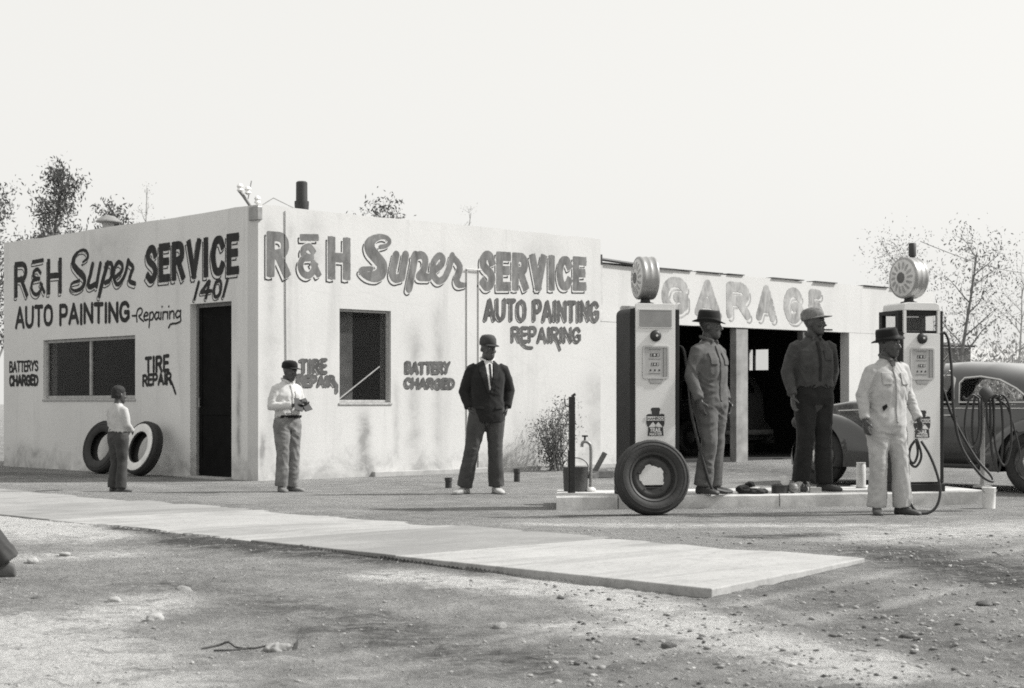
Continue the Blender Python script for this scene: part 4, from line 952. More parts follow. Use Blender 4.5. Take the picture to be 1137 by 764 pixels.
M['hair'] = simple('short_black_hair', .012, .8, .4, 60, bump=.5, bscale=200)
# ------------------------------------------------------------------ pump island frame of reference
IL = ground_at(618, 570.5); IR = ground_at(1100, 563.5)
IA = math.atan2(IR.y-IL.y, IR.x-IL.x); IH = 0.165; ILEN = (IR-IL).length; IDEP = 1.15
ID = Vector((math.cos(IA), math.sin(IA), 0)); IN = Vector((-math.sin(IA), math.cos(IA), 0))
def isl(px, dep):                                    # point on the island top, dep metres behind its front edge, in pixel column px
    o = IL+IN*dep; d = ray(px, HY); k = (px-CX)/F
    s = (k*o.y-o.x)/(ID.x-k*ID.y); p = o+ID*s; return Vector((p.x, p.y, IH))
def on_ground(px, py, sink=0.004):
    p = ground_at(px, py)
    for _ in range(4): p = ground_at(px, py, gz(p.x, p.y))
    p.z = gz(p.x, p.y)-sink; return p

dn = cloth_mat('dusty_denim', .105, .3); 
# man in jacket
jk = cloth_mat('dark_wool_jacket', .020, .3); wsh = cloth_mat('white_shirt', .62, .08); gtr = cloth_mat('grey_trousers', .058, .25)
two = simple('two_tone_shoe', .34, .6, .5, 9)
lap = cloth_mat('jacket_lapel', .026, .3)
person('man in dark jacket, white shirt and visored cap standing with hands in pockets', on_ground(541, 548), .20, 1.76,
       dict(hip=(.0,0,.93), kneeL=(-.185,-.05,.50), kneeR=(.085,-.03,.50), ankL=(-.255,.02,.085), ankR=(.105,.01,.085), shL=(-.18,.0,1.395), shR=(.18,.0,1.395), elL=(-.25,.06,1.14), elR=(.265,.06,1.15), wrL=(-.205,-.02,.95), wrR=(.215,-.02,.96),
            hdL=(.25,-.25,-1), hdR=(-.25,-.25,-1), pnL=(1,0,.1), pnR=(-1,0,.1), curl=.5, footL=-.75, footR=.15, head=(.35,.10,0), chest=(0,0,1.27)),
       dict(jacket=.80, top=jk, bottom=gtr, collar=wsh, shoe=two, sole=True, hem=.026, hat=('cap', cloth_mat('grey_cap', .055, .3), -.04, 0, .012), bill=cloth_mat('cap_bill', .02), crease=.005, trouser_end=1.0,
            patches=[('shirt_front', [(-.045,1.49),(.045,1.49),(.035,1.35),(.004,1.13),(-.025,1.32)], wsh, 0.002),
                     ('lapel', [(-.05,1.51),(-.10,1.46),(-.115,1.38),(-.02,1.12),(.0,1.13),(-.035,1.33)], lap, 0.006), ('lapel', [(.05,1.51),(.10,1.46),(.115,1.38),(.03,1.12),(.008,1.13),(.045,1.33)], lap, 0.007),
                     ('tie', [(.000,1.455),(.022,1.455),(.026,1.26),(.012,1.18),(.002,1.26)], jk, 0.006),
                     ('pocket_flap', [(-.165,.985),(-.065,.975),(-.065,.945),(-.165,.955)], lap, 0.004), ('pocket_flap', [(.165,.985),(.065,.975),(.065,.945),(.165,.955)], lap, 0.004)]))
# youth with a book
pale = cloth_mat('pale_work_shirt', .50, .12)
belt = cloth_mat('dark_belt', .014)
kp = on_ground(319, 546)
_, KJ, KT, _, KS = person('youth in pale shirt and jeans standing by the building corner holding a dark book', kp, .72, 1.50,
       dict(kneeL=(-.09,-.03,.50), kneeR=(.085,-.02,.50), ankL=(-.085,.02,.085), ankR=(.10,.04,.085), elL=(-.255,.015,1.15), elR=(.225,.0,1.15), wrL=(-.075,-.27,1.17), wrR=(.10,-.26,1.16), hdL=(.75,-.55,.25), hdR=(-.45,-.75,.15), pnL=(.3,.2,-1), pnR=(-.3,.1,.9), curl=.55,
            head=(.35,.22,0), footL=-.25, footR=.35, headscale=1.06),
       dict(top=pale, bottom=cloth_mat('worn_jeans', .17, .45, stains=.5), collar=pale, hem=.030, shoe=simple('dusty_shoes', .16, .8), hat=('cap', cloth_mat('black_cap', .012), -.18, 0, .0), crease=.007,
            patches=[('belt', [(-.165,1.035),(.165,1.035),(.165,1.0),(-.165,1.0)], belt, 0.010), ('placket', [(-.014,1.44),(.014,1.44),(.012,1.04),(-.012,1.04)], pale, 0.002), ('pocket', [(.04,1.36),(.125,1.36),(.12,1.26),(.045,1.26)], pale, 0.002)]))
R_ = Matrix.Rotation(.72, 4, 'Z')
bk = empty('book', kp+(R_@Vector((.02*KS, -.335*KS, 1.155*KS))), .72); tag(bk, 'small dark book held open by the youth in the cap', 'book')
mcov = simple('dark_book_cover', .015, .7); mpg = simple('book_pages', .06, .9)
for s in (-1, 1):
    Rm = Matrix.Rotation(-.55, 4, 'X')@Matrix.Rotation(s*-.28, 4, 'Y')
    m = MB(); m.box(s*.002 if s > 0 else -.105, .105 if s > 0 else -.002, -.004, .004, -.075, .085, mat=Rm); m.build('cover', mcov, bk)
    m = MB(); m.box(.004 if s > 0 else -.098, .098 if s > 0 else -.004, .005, .016, -.068, .078, mat=Rm); m.build('pages', mpg, bk)
# boy by the street window
boy_tr = cloth_mat('dark_trousers', .05, .3)
person('small boy in light shirt and dark trousers facing the tires under the window', on_ground(131, 546), 2.55, 1.18,
       dict(kneeL=(-.085,-.02,.50), kneeR=(.085,-.02,.50), ankL=(-.10,.03,.085), ankR=(.105,.02,.085), elL=(-.215,-.01,1.14), elR=(.215,-.03,1.14), wrL=(-.14,-.19,1.03), wrR=(.14,-.20,1.03), hdL=(.5,-.7,-.3), hdR=(-.5,-.7,-.3), head=(-.1,.06,0), headscale=1.26, jaw=(0,-.01,1.50), footL=-.3, footR=.3),
       dict(top=cloth_mat('light_shirt', .42, .12), bottom=boy_tr, hem=.035, hair=True, crease=.006, collar=None, trouser_end=1.05,
            patches=[]))
# man beside the near pump
drab = cloth_mat('drab_coverall', .105, .22, stains=.35)
b1 = isl(787, .16)
_, J1, _, _, _ = person('man in drab coverall and dark fedora standing beside the near gas pump', b1, .80, 1.765,
       dict(hip=(.02,0,.93), kneeL=(-.085,-.07,.50), kneeR=(.105,-.01,.50), ankL=(-.11,-.01,.085), ankR=(.10,.03,.085), elL=(-.25,.03,1.14), elR=(.25,.07,1.15), wrL=(-.24,-.08,.90), wrR=(.255,-.03,.90), head=(.62,0,0), footL=-.1, footR=.3, curl=.6, girth=1.06),
       dict(coverall=drab, collar=drab, loose=.006, hat=('fedora', cloth_mat('dark_felt', .020), .05, 0), crease=.0075,
            patches=[('placket', [(-.016,1.44),(.016,1.44),(.014,.90),(-.014,.90)], drab, 0.003), ('pocket', [(.05,1.37),(.14,1.37),(.135,1.25),(.055,1.25)], drab, 0.004), ('pocket', [(-.05,1.37),(-.14,1.37),(-.135,1.25),(-.055,1.25)], drab, 0.004)]))
# man in dark coverall
dk = cloth_mat('dark_oily_coverall', .022, .3, stains=.4)
dk_lit = cloth_mat('coverall_lit_chest', .058, .3, stains=.5)  # upper half of the same dark coverall, its lit chest painted as lighter cloth
cam_cap = simple('striped_cap', .16, .9, .65, 26)
b2 = isl(903, .42)
_, J2, T2, _, S2 = person('tall man in dark coverall and light billed cap standing on the island, cigar in mouth', b2, .30, 1.83,
       dict(kneeL=(-.095,-.02,.50), kneeR=(.095,-.02,.50), ankL=(-.11,.05,.085), ankR=(.105,-.02,.085), elL=(-.27,.02,1.15), elR=(.285,.13,1.16), wrL=(-.255,-.07,.91), wrR=(.215,.10,.97), head=(.85,-.03,0), footL=-.3, footR=.45, curl=.6, girth=1.10, shL=(-.188,.01,1.392), shR=(.188,.01,1.392)),
       dict(bottom=dk, top=dk_lit, collar=dk_lit, hat=('cap', cam_cap, -.16, 0, .004), bill=cam_cap, crease=.006, shoe=M['leather'], hem=.024,
            patches=[('placket', [(-.014,1.44),(.014,1.44),(.012,1.06),(-.012,1.06)], dk, 0.005), ('pocket', [(.05,1.37),(.14,1.37),(.135,1.26),(.055,1.26)], dk_lit, 0.004)]))
R2m = Matrix.Rotation(.30, 3, 'Z')
m = MB(); p = T2((.006, -.098, .044)); q = T2((.01, -.175, .040)); m.tube([b2+R2m@p, b2+R2m@((p+q)/2), b2+R2m@q], [.008, .009, .007], 8)
tag(m.build('cigar', simple('cigar', .05, .8), None), 'short dark cigar in the mouth of the man in the billed cap', 'cigar')
# man in white coverall
wc = cloth_mat('pale_coverall', .40, .16, stains=.28)
b3 = on_ground(985, 571); b3.y -= 0.02
_, J3, _, bv3, S3 = person('man in pale coverall and dark hat holding a looped hose before the island', b3, .42, 1.675,
       dict(hip=(-.025,0,.92), chest=(.01,.01,1.26), kneeL=(-.115,-.01,.50), kneeR=(.10,-.07,.50), ankL=(-.105,.03,.085), ankR=(.13,-.05,.085), elL=(-.275,.03,1.15), elR=(.26,.03,1.15), wrL=(-.295,-.05,.90), wrR=(.285,-.11,.90), head=(.55,.02,-.05), footL=-.5, footR=.35, curl=.55, curlR=1.1, girth=1.08, shL=(-.185,.01,1.375), shR=(.185,.01,1.40)),
       dict(coverall=wc, collar=cloth_mat('dark_collar', .10), loose=.008, hat=('fedora', cloth_mat('black_felt', .014), -.16, -.12), crease=.0085, hem=.030,
            patches=[('placket', [(-.016,1.42),(.016,1.42),(.014,.88),(-.014,.88)], wc, 0.004), ('pocket', [(-.055,1.36),(-.145,1.36),(-.14,1.24),(-.06,1.24)], wc, 0.004), ('pocket', [(.055,1.36),(.145,1.36),(.14,1.24),(.06,1.24)], wc, 0.004),
                     ('shirt_front', [(-.04,1.475),(.04,1.475),(.0,1.375)], cloth_mat('dark_undershirt', .06), .004), ('pocket_slit', [(-.155,1.035),(-.115,1.06),(-.105,1.03),(-.145,.99)], belt, 0.007)]))
# walker cut by the picture edge
wp = on_ground(-60, 645)
person('passer-by in dark trousers walking out at the left edge, one leg in view', wp, -1.35, 1.72,
       dict(kneeL=(-.09,-.20,.52), kneeR=(.09,.10,.49), ankL=(-.09,-.22,.10), ankR=(.10,.33,.12), elL=(-.22,.12,1.16), elR=(.22,-.02,1.15), wrL=(-.22,.05,.93), wrR=(.23,-.2,.98), footL=0, footR=0, liftR=.035),
       dict(top=cloth_mat('pale_shirt', .50, .1), bottom=cloth_mat('dark_work_trousers', .055, .3), collar=None, hem=.045, hair=True, shoe=simple('scuffed_shoes', .09, .8)))
# ------------------------------------------------------------------ pump island
M['kerb'] = stucco('island_concrete', 0.58, 0.6)
island = empty('pump_island', (IL.x, IL.y, 0), IA); tag(island, 'low concrete pump island with whitewashed kerb', 'island')
def wob_box(x0, x1, y0, y1, z0, z1, n=40, amp=.008, skew=0.0):
    mb = MB(); rings = []
    for i in range(n+1):
        x = x0+(x1-x0)*i/n; a = amp*noise.noise((x*2.5, 1, 0)); b = amp*.6*noise.noise((x*3.1, 5, 0))
        rings.append([Vector((x, y0+a, z0)), Vector((x, y0+a+.006, z1-.015+b)), Vector((x, y0+a+.02, z1+b)), Vector((x+skew*(1-i/n), y1, z1+b)), Vector((x+skew*(1-i/n), y1, z0))])
    return mb.loft(rings)
wob_box(0, ILEN*.135-.006, 0, IDEP, -.12, IH, skew=.29).build('kerb_block', M['kerb'], island, smooth=True, angle=35)
wob_box(ILEN*.135+.006, ILEN*.50-.004, .006, IDEP, -.12, IH-.004).build('kerb_block', M['kerb'], island, smooth=True, angle=35)
wob_box(ILEN*.50+.004, ILEN*.80-.004, 0, IDEP, -.12, IH-.002).build('kerb_block', M['kerb'], island, smooth=True, angle=35)
wob_box(ILEN*.80+.004, ILEN, .004, IDEP+.25, -.12, IH+.002).build('kerb_block', M['kerb'], island, smooth=True, angle=35)

# ------------------------------------------------------------------ gas pumps
M['pump_dark'] = simple('dark_green_enamel', 0.017, .55, .35, 5, spec=.25)
M['pump_white'] = simple('white_pump_enamel', 0.62, .32, .05, 4)
M['dial'] = simple('dial_face', 0.36, .5, .12, 20)
M['frost'] = simple('frosted_ad_glass', 0.22, .35, .15, 7)
M['chrome'] = simple('dull_chrome', .55, .25, .1, 8, metallic=.9)
M['rubber'] = simple('black_rubber_hose', .022, .55, .3, 20)
M['ink'] = simple('black_enamel_print', .020, .5)
M['globe_glass'] = simple('milk_glass', .55, .3, .25, 16)
M['globe_band'] = simple('globe_metal_band', .32, .38, .2, 8, metallic=.5)
def rrect(x0, x1, z0, z1, r, n=5):
    out = []
    for cx_, cz_, a0 in ((x1-r, z0+r, -90), (x1-r, z1-r, 0), (x0+r, z1-r, 90), (x0+r, z0+r, 180)):
        for k in range(n+1): a = math.radians(a0+90*k/n); out.append((cx_+r*math.cos(a), cz_+r*math.sin(a)))
    return out
def make_pump(loc, yaw, label, sight, gyaw):
    W, Dp, Ht = .252, .42, 1.84
    p = empty('gas_pump', loc, yaw); tag(p, label, 'gas pump', 'gas pumps on the island')
    m = MB(); m.box(-W-.012, W+.012, -.015, Dp+.015, 0, .085); m.build('plinth', M['pump_dark'], p, bevel=.008)
    hz = 1.62 if sight else Ht
    m = MB()                                          # dark sheet-metal case with rounded shoulders
    if not sight:
        prof = rrect(-W, W, 0.09, Ht-.03, .07); prof = [(x, max(z, .09)) for x, z in prof]
        m.poly_prism([(-W, .086), (W, .086)]+[(x, z) for x, z in rrect(-W, W, .5, Ht-.03, .06) if z > 1.0], .012, Dp-.012)
        m.build('case', M['pump_dark'], p, smooth=True, bevel=.006)
    else:
        m.box(-W, W, .012, Dp-.012, .086, hz); m.build('case', M['pump_dark'], p, bevel=.006)
        m = MB()
        for sx in (-1, 1):
            for y0, y1 in ((.012, .075), (Dp-.075, Dp-.012)): m.box(sx*W if sx < 0 else W-.05, -W+.05 if sx < 0 else W, y0, y1, hz+.001, Ht-.06)
        m.box(-W, W, .012, Dp-.012, Ht-.06, Ht-.02)
        m.build('head_frame', M['pump_dark'], p, bevel=.004)
        m = MB(); m.box(-.04, .10, .16, .27, hz+.001, Ht-.08); m.tube([(-.10, .2, hz), (-.10, .2, Ht-.06)], .02, 10); m.build('meter_works', M['ink'], p)
        for y in (.03, Dp-.03):
            m = MB(); m.box(-W+.052, W-.052, y, y+.003, hz+.002, Ht-.062); m.build('sight_glass', glass_mat('sight_glass', .1, .18), p)
    fw = .205
    def face(y0, y1, s):
        lo = (.10, hz-.03) if sight else (.10, Ht+.012)
        m = MB(); m.poly_prism(rrect(-fw, fw, .10, lo[1], .02), y0, y1); f = m.build('front_panel' if s < 0 else 'back_panel', M['pump_white'], p, bevel=.004)
        if sight:
            for xa in (-fw, fw-.03): m = MB(); m.box(xa, xa+.03, y0, y1, lo[1]+.001, Ht-.02); m.build('head_stile', M['pump_white'], p)
            m = MB(); m.poly_prism([(-fw, Ht-.019), (fw, Ht-.019), (fw-.01, Ht+.045), (fw-.05, Ht+.06), (-fw+.05, Ht+.06), (-fw+.01, Ht+.045)], y0, Dp if s < 0 else y1); m.build('crown', M['pump_white'], p, bevel=.006)
        return f
    fp = face(-.014, .011, -1)
    if not sight: face(Dp-.011, Dp+.014, 1)
    for s in (-1, 1):                                 # dark rounded bezels either side of the white panel
        m = MB(); m.box(s*fw+(.003 if s > 0 else -.048), s*fw+(.048 if s > 0 else -.003), -.006, .011, .09, (hz-.01 if sight else Ht-.04)); m.build('bezel', M['pump_dark'], p, bevel=.015)
    if not sight:
        m = MB(); m.poly_prism(rrect(-.165, .165, Ht-.215, Ht-.055, .012), -.019, -.0145); m.build('ad_glass', M['frost'], p)
        m = MB(); m.box(-.172, .172, -.021, -.0142, Ht-.053, Ht-.045); m.box(-.172, .172, -.021, -.0142, Ht-.225, Ht-.217); m.build('ad_glass_trim', M['chrome'], p)
    kz = Ht-.30
    m = MB(); m.lathe([(.056, -.0145), (.056, -.025), (.050, -.036), (.032, -.046), (.008, -.048)], 20, 'y', (0, 0, kz)); kn = m.build('reset_knob', M['ink'], p, smooth=True)
    m = MB(); m.lathe([(.014, -.046), (.012, -.056), (.004, -.058)], 12, 'y', (0, 0, kz)); m.build('knob_cap', M['chrome'], kn, smooth=True)
    d1, d0 = kz-.095, kz-.415                          # meter dial in its frame
    m = MB(); out = rrect(-.135, .135, d0, d1, .025); n = len(out)
    inn = rrect(-.118, .118, d0+.017, d1-.017, .015)
    vs_ = [(x, -.0145, z) for x, z in out]+[(x, -.026, z) for x, z in out]+[(x, -.026, z) for x, z in inn]+[(x, -.0145, z) for x, z in inn]; fs = []
    for i in range(n):
        j = (i+1) % n; fs += [(i, j, n+j, n+i), (n+i, n+j, 2*n+j, 2*n+i), (2*n+i, 2*n+j, 3*n+j, 3*n+i)]
    m.add(vs_, fs); dl = m.build('dial_frame', simple('dial_frame_enamel', .42, .4, .1), p, smooth=True)
    m = MB(); m.poly_prism(inn, -.0165, -.0143); m.build('dial_face', M['dial'], dl)
    m = MB(); m.poly_prism([(-.075, d0-.002), (.075, d0-.002), (.055, d0-.045), (-.055, d0-.045)], -.024, -.0145); m.build('dial_apron', simple('dial_apron', .30, .4), dl, bevel=.003)
    for (xa, xb, za, zb_) in ((-.055, .040, .075, .105), (-.045, .035, .165, .192)):
        m = MB(); m.box(xa, xb, -.0185, -.0168, d1-zb_, d1-za); m.build('number_window', M['ink'], dl)
        st = strokes_for('1401'[:3], [(xa+.008, d1-zb_+.005), (xb-.008, d1-zb_+.005), (xa+.008, d1-za-.005), (xb-.008, d1-za-.005)], gap=.5)
        paint('digits', [(q, .0022) for q in st], lambda a, z, d=0: (a, -.0185-.001, z), (M['pump_white'],), dl, 'rolled sale digits', cell=.002, ragged=0)
    for k in range(3): m = MB(); m.box(-.06+k*.045, -.045+k*.045, -.0185, -.0168, d1-.245, d1-.228); m.build('number_window', M['ink'], dl)
    for za in (.035, .125, .265): m = MB(); m.box(-.07, .05, -.0180, -.0168, d1-za-.006, d1-za); m.build('dial_print', simple('dial_print', .14, .6), dl)
    m = MB(); m.box(.078, .084, -.0185, -.0168, d0+.02, d1-.02); m.build('dial_divider', simple('dial_line', .16, .6), dl)
    # printed clover emblem with banner
    ez = Ht-1.12 if not sight else Ht-1.15
    st = [([(0, ez+.085), (0, ez+.075)], .040), ([(-.028, ez+.108), (.028, ez+.108)], .020), ([(-.066, ez+.012), (-.060, ez+.016)], .052), ([(.060, ez+.012), (.066, ez+.016)], .052), ([(0, ez+.06), (0, ez-.06)], .020),
          ([(-.060, ez-.035), (-.035, ez-.05)], .030), ([(.060, ez-.035), (.035, ez-.05)], .030)]
    em = paint('emblem', st, lambda a, z, d=0: (a, -.0142-.0015, z), (M['ink'],), p, 'dark three-leaf clover emblem with pale banner', cell=.004, ragged=0)
    m = MB(); m.box(-.112, .105, -.0175, -.0162, ez+.003, ez+.042); m.build('banner', M['pump_white'], em)
    paint('banner_lettering', [(q, .0026) for q in strokes_for('SHAMROCK', [(-.10, ez+.010), (.096, ez+.010), (-.10, ez+.035), (.096, ez+.035)], gap=.25)], lambda a, z, d=0: (a, -.0185, z), (M['ink'],), em, 'tiny dark capitals on the banner', cell=.002, ragged=0)
    m = MB(); m.poly_prism([(-.082, ez-.145), (.082, ez-.145), (.076, ez-.062), (-.076, ez-.062)], -.0172, -.0160); m.build('lower_plate', M['ink'], em)
    for x in (-.028, .028): m = MB(); m.poly_prism([(x-.045, ez-.060), (x+.045, ez-.060), (x, ez-.010)], -.0175, -.0163); m.build('mountain', M['pump_white'], em)
    paint('plate_lettering', [(q, .0042) for q in strokes_for('TRAIL', [(-.055, ez-.105), (.055, ez-.105), (-.055, ez-.070), (.055, ez-.070)], gap=.3)]+[(q, .0028) for q in strokes_for('MASTER', [(-.06, ez-.138), (.06, ez-.138), (-.06, ez-.116), (.06, ez-.116)], gap=.3)],
          lambda a, z, d=0: (a, -.0185, z), (M['pump_white'],), em, 'pale lettering on the lower plate', cell=.002, ragged=0)
    # globe
    gtop = Ht+(.06 if sight else .012)
    m = MB(); m.lathe([(.085, gtop+.001), (.085, gtop+.016), (.05, gtop+.026), (.045, gtop+.055), (.07, gtop+.075)], 20, c=(-.02, Dp*.5, 0)); m.build('globe_neck', M['ink'], p, smooth=True)
    gl = bpy.data.objects.new('globe', None); col.objects.link(gl); gl.parent = p; gl.location = (-.02, Dp*.5, gtop+.055+.205); gl.rotation_euler = (0, 0, gyaw)
    m = MB(); m.lathe([(.190, -.088), (.207, -.080), (.212, -.060), (.206, -.05), (.206, -.01), (.211, .0), (.206, .01), (.206, .05), (.212, .060), (.207, .080), (.190, .088)], 40, 'y', caps=False); m.build('band', M['globe_band'], gl, smooth=True, angle=60)
    for s in (-1, 1):
        m = MB(); m.lathe([(.192, s*.084), (.17, s*.092), (.12, s*.102), (.06, s*.108), (.004, s*.110)], 36, 'y'); m.build('lens', M['globe_glass'], gl, smooth=True, angle=60)
        m = MB(); m.lathe([(.056, s*.1085), (.054, s*.112), (.003, s*.1135)], 20, 'y'); m.build('lens_emblem', simple('lens_emblem', .10, .5, .3), gl)
        st = []
        for k in range(14):
            a = 2*math.pi*k/14; st.append(([(.098*math.cos(a), .098*math.sin(a)), (.148*math.cos(a+.06), .148*math.sin(a+.06))], .013))
        sgn = s
        def onlens(a, z, d=0): r = math.hypot(a, z); return (a, sgn*(.0015+np.interp(r, [0, .06, .12, .17, .2], [.110, .108, .102, .092, .085])), z)
        paint('lens_ring', st, onlens, (simple('lens_print', .30, .5, .4, 12),), gl, 'worn ring of lettering round the lens', cell=.007, ragged=.004)
    # hose: from the outlet high on the right side, hanging to the nozzle hook
    m = MB(); m.box(W+.001, W+.035, Dp*.3, Dp*.7, 1.02, 1.42); m.build('nozzle_boot', M['ink'], p, bevel=.01)
    return p
g1 = isl(703+22, .02); PUMP_YAW = IA+math.radians(4)
pump1 = make_pump((g1.x+.02, g1.y, IH-.003), PUMP_YAW, 'near white-fronted gas pump with round globe, tire leaning at its foot', False, -math.radians(93))
g2 = isl(1023, .05)
pump2 = make_pump((g2.x, g2.y, IH-.003), PUMP_YAW, 'far gas pump with see-through head and round globe, hoses at its side', True, -math.radians(78))
def hose(parent, pts, r=.014, mat=None, name='hose', k=8):
    m = MB(); m.tube(catmull(pts, k), r, 8); return m.build(name, mat or M['rubber'], parent, smooth=True, angle=180)
hose(pump1, [(.28, .21, 1.45), (.33, .10, 1.42), (.345, .02, 1.20), (.37, -.02, .80), (.47, -.06, .35), (.56, -.08, .06), (.66, -.06, .025)])
m = MB(); m.tube([(.60, -.085, .05), (.70, -.05, .028), (.78, -.02, .022)], [.02, .022, .012], 8); m.build('nozzle', M['ink'], pump1, smooth=True)
hose(pump2, [(.27, .22, 1.30), (.30, .15, 1.58), (.33, .05, 1.55), (.34, -.01, 1.20), (.35, -.03, .80), (.42, -.06, .45), (.60, -.10, .18), (.74, -.10, .10), (.76, -.05, .16), (.62, .02, .35), (.42, .08, .72), (.33, .12, 1.00), (.29, .16, 1.18)], .015)
m = MB(); m.tube([(.29, .16, 1.10), (.31, .10, 1.30), (.33, .02, 1.38)], [.016, .022, .012], 8); m.tube([(.33, .13, 1.15), (.36, .06, 1.22)], .008, 6); m.build('nozzle', M['chrome'], pump2, smooth=True)

# ------------------------------------------------------------------ tires
M['tyre'] = simple('old_tire_rubber', .028, .75, .35, 12, bump=.3, bscale=50)
M['whitewall'] = simple('scuffed_whitewall', .72, .7, .2, 8)
M['rim'] = simple('rusty_black_rim', .035, .6, .4, 10)
def tyre_mb(R, w, rb, n=48):
    """tread blocks cut into a rounded carcass, hollow inside; axis = y"""
    m = MB(); prof = [(rb, -w*.36), (rb+.012, -w*.46), (R*.80, -w*.52), (R*.90, -w*.48), (R*.965, -w*.40), (R, -w*.32), (R*1.005, -w*.12), (R*.985, -w*.10), (R*.985, -w*.04), (R*1.008, -w*.02), (R*1.008, w*.02), (R*.985, w*.04), (R*.985, w*.10), (R*1.005, w*.12), (R, w*.32), (R*.965, w*.40), (R*.90, w*.48), (R*.80, w*.52), (rb+.012, w*.46), (rb, w*.36), (rb+.03, w*.25), (R*.88, w*.30), (R*.90, 0), (R*.88, -w*.30), (rb+.03, -w*.25)]
    rings = []
    for k in range(n):
        a = 2*math.pi*k/n; notch = 1.0 if k % 2 else .992
        rings.append([Vector((r*(notch if r > R*.99 else 1)*math.cos(a), h, r*(notch if r > R*.99 else 1)*math.sin(a))) for r, h in prof])
    rings.append(rings[0]); return m.loft(rings, False)
def ribs(m, R, w, s=1):
    for rr in (.84, .93):
        n = 40; m.tube([(R*rr*math.cos(2*math.pi*k/n), s*(w*.505 if rr < .9 else w*.46), R*rr*math.sin(2*math.pi*k/n)) for k in range(n+1)], .006, 6)
# against the near pump
tp = on_ground(728, 572.5); R0, w0 = .345, .16
ti = empty('tire', tp+Vector((0, .02, 0)), IA-.02); tag(ti, 'black tire on an old rim leaning against the foot of the near pump', 'tire', 'loose tires')
tilt = math.radians(9)
def tilted(o): o.rotation_euler = (-tilt, 0, 0); o.location = (0, .12, R0*math.cos(tilt)+.0); return o
m = tyre_mb(R0, w0, .225); ribs(m, R0, w0, -1); tilted(m.build('tyre', M['tyre'], ti, smooth=True, angle=50))
m = MB(); n = 60; rings = []
for r, h in ((.232, -.062), (.222, -.070), (.205, -.060), (.200, -.03), (.190, -.015), (.165, -.03), (.150, -.028)):
    rings.append([Vector((r*math.cos(2*math.pi*k/n), h, r*math.sin(2*math.pi*k/n))) for k in range(n)])
def holer(k): a = 2*math.pi*k/n; return .108+(.014 if abs(math.sin(2.5*a)) > .86 else 0)
rings.append([Vector((holer(k)*math.cos(2*math.pi*k/n), -.012, holer(k)*math.sin(2*math.pi*k/n))) for k in range(n)])
rings.append([Vector((holer(k)*math.cos(2*math.pi*k/n), -.006, holer(k)*math.sin(2*math.pi*k/n))) for k in range(n)])
rings += [[Vector((r*math.cos(2*math.pi*k/n), h, r*math.sin(2*math.pi*k/n))) for k in range(n)] for r, h in ((.15, -.020), (.185, -.008), (.205, .05), (.232, .065))]
tilted(m.loft(rings, False).build('rim', M['rim'], ti, smooth=True, angle=50))
for k in range(5):
    a = 2*math.pi*(k+.25)/5; m = MB(); m.lathe([(.010, -.030), (.010, -.036), (.004, -.038)], 8, 'y', (.135*math.cos(a), 0, .135*math.sin(a))); tilted(m.build('lug', M['rim'], ti))
# against the street wall
def wall_tire(px, py, lean, turn, white, label, out, R=.385, w=.175):
    t_, _ = left(px, py); base = C0+V*t_-U*out; base.z = gz(base.x, base.y)-.006
    e = empty('tire', base, PHI-math.pi/2+turn); tag(e, label, 'tire', 'loose tires')   # local -y looks out of the street wall
    def tl(o): o.rotation_euler = (-lean, 0, 0); o.location = (0, R*math.sin(lean)*.0, R*math.cos(lean)+w*.4*math.sin(lean)); return o
    m = tyre_mb(R, w, .215); ribs(m, R, w, -1); tl(m.build('tyre', M['tyre'], e, smooth=True, angle=50))
    if white:
        m = MB(); n = 44; rings = [[Vector((r*math.cos(2*math.pi*k/n), h, r*math.sin(2*math.pi*k/n))) for k in range(n)] for r, h in ((.228, -w*.485), (.245, -w*.515), (.30, -w*.550), (.335, -w*.538), (.338, -w*.49))]
        tl(m.loft(rings, False).build('whitewall', M['whitewall'], e, smooth=True))
    return e
wall_tire(133, 500, math.radians(14), .16, False, 'plain black tire leaning on the street wall behind the boy', .26)
wall_tire(181, 500, math.radians(16), .02, True, 'whitewall tire leaning on the street wall beside the boy', .32)
# ------------------------------------------------------------------ cars
def car_paint(name, v, rough=.25):
    t = NT(name); vec = t.coord('Object'); t.color(t.ramp(t.noise(2.5, 5, .6, vec), [(.3, v*.85), (.7, v*1.15)])); t.b.inputs['Roughness'].default_value = rough
    if 'Coat Weight' in t.b.inputs: t.b.inputs['Coat Weight'].default_value = .9
    r = t.new('ShaderNodeMapRange'); r.inputs['To Min'].default_value = rough*.7; r.inputs['To Max'].default_value = rough*1.7; t.l.new(t.noise(5, 6, .7, vec), r.inputs[0]); t.l.new(r.outputs[0], t.b.inputs['Roughness']); return t.m
M['car_glass'] = glass_mat('car_window_glass', .05, .07, .04)
def inside(poly, x, z):
    ins = False
    for i in range(len(poly)):
        (x1, z1), (x2, z2) = poly[i], poly[i-1]
        if (z1 > z) != (z2 > z) and x < (x2-x1)*(z-z1)/(z2-z1)+x1: ins = not ins
    return ins
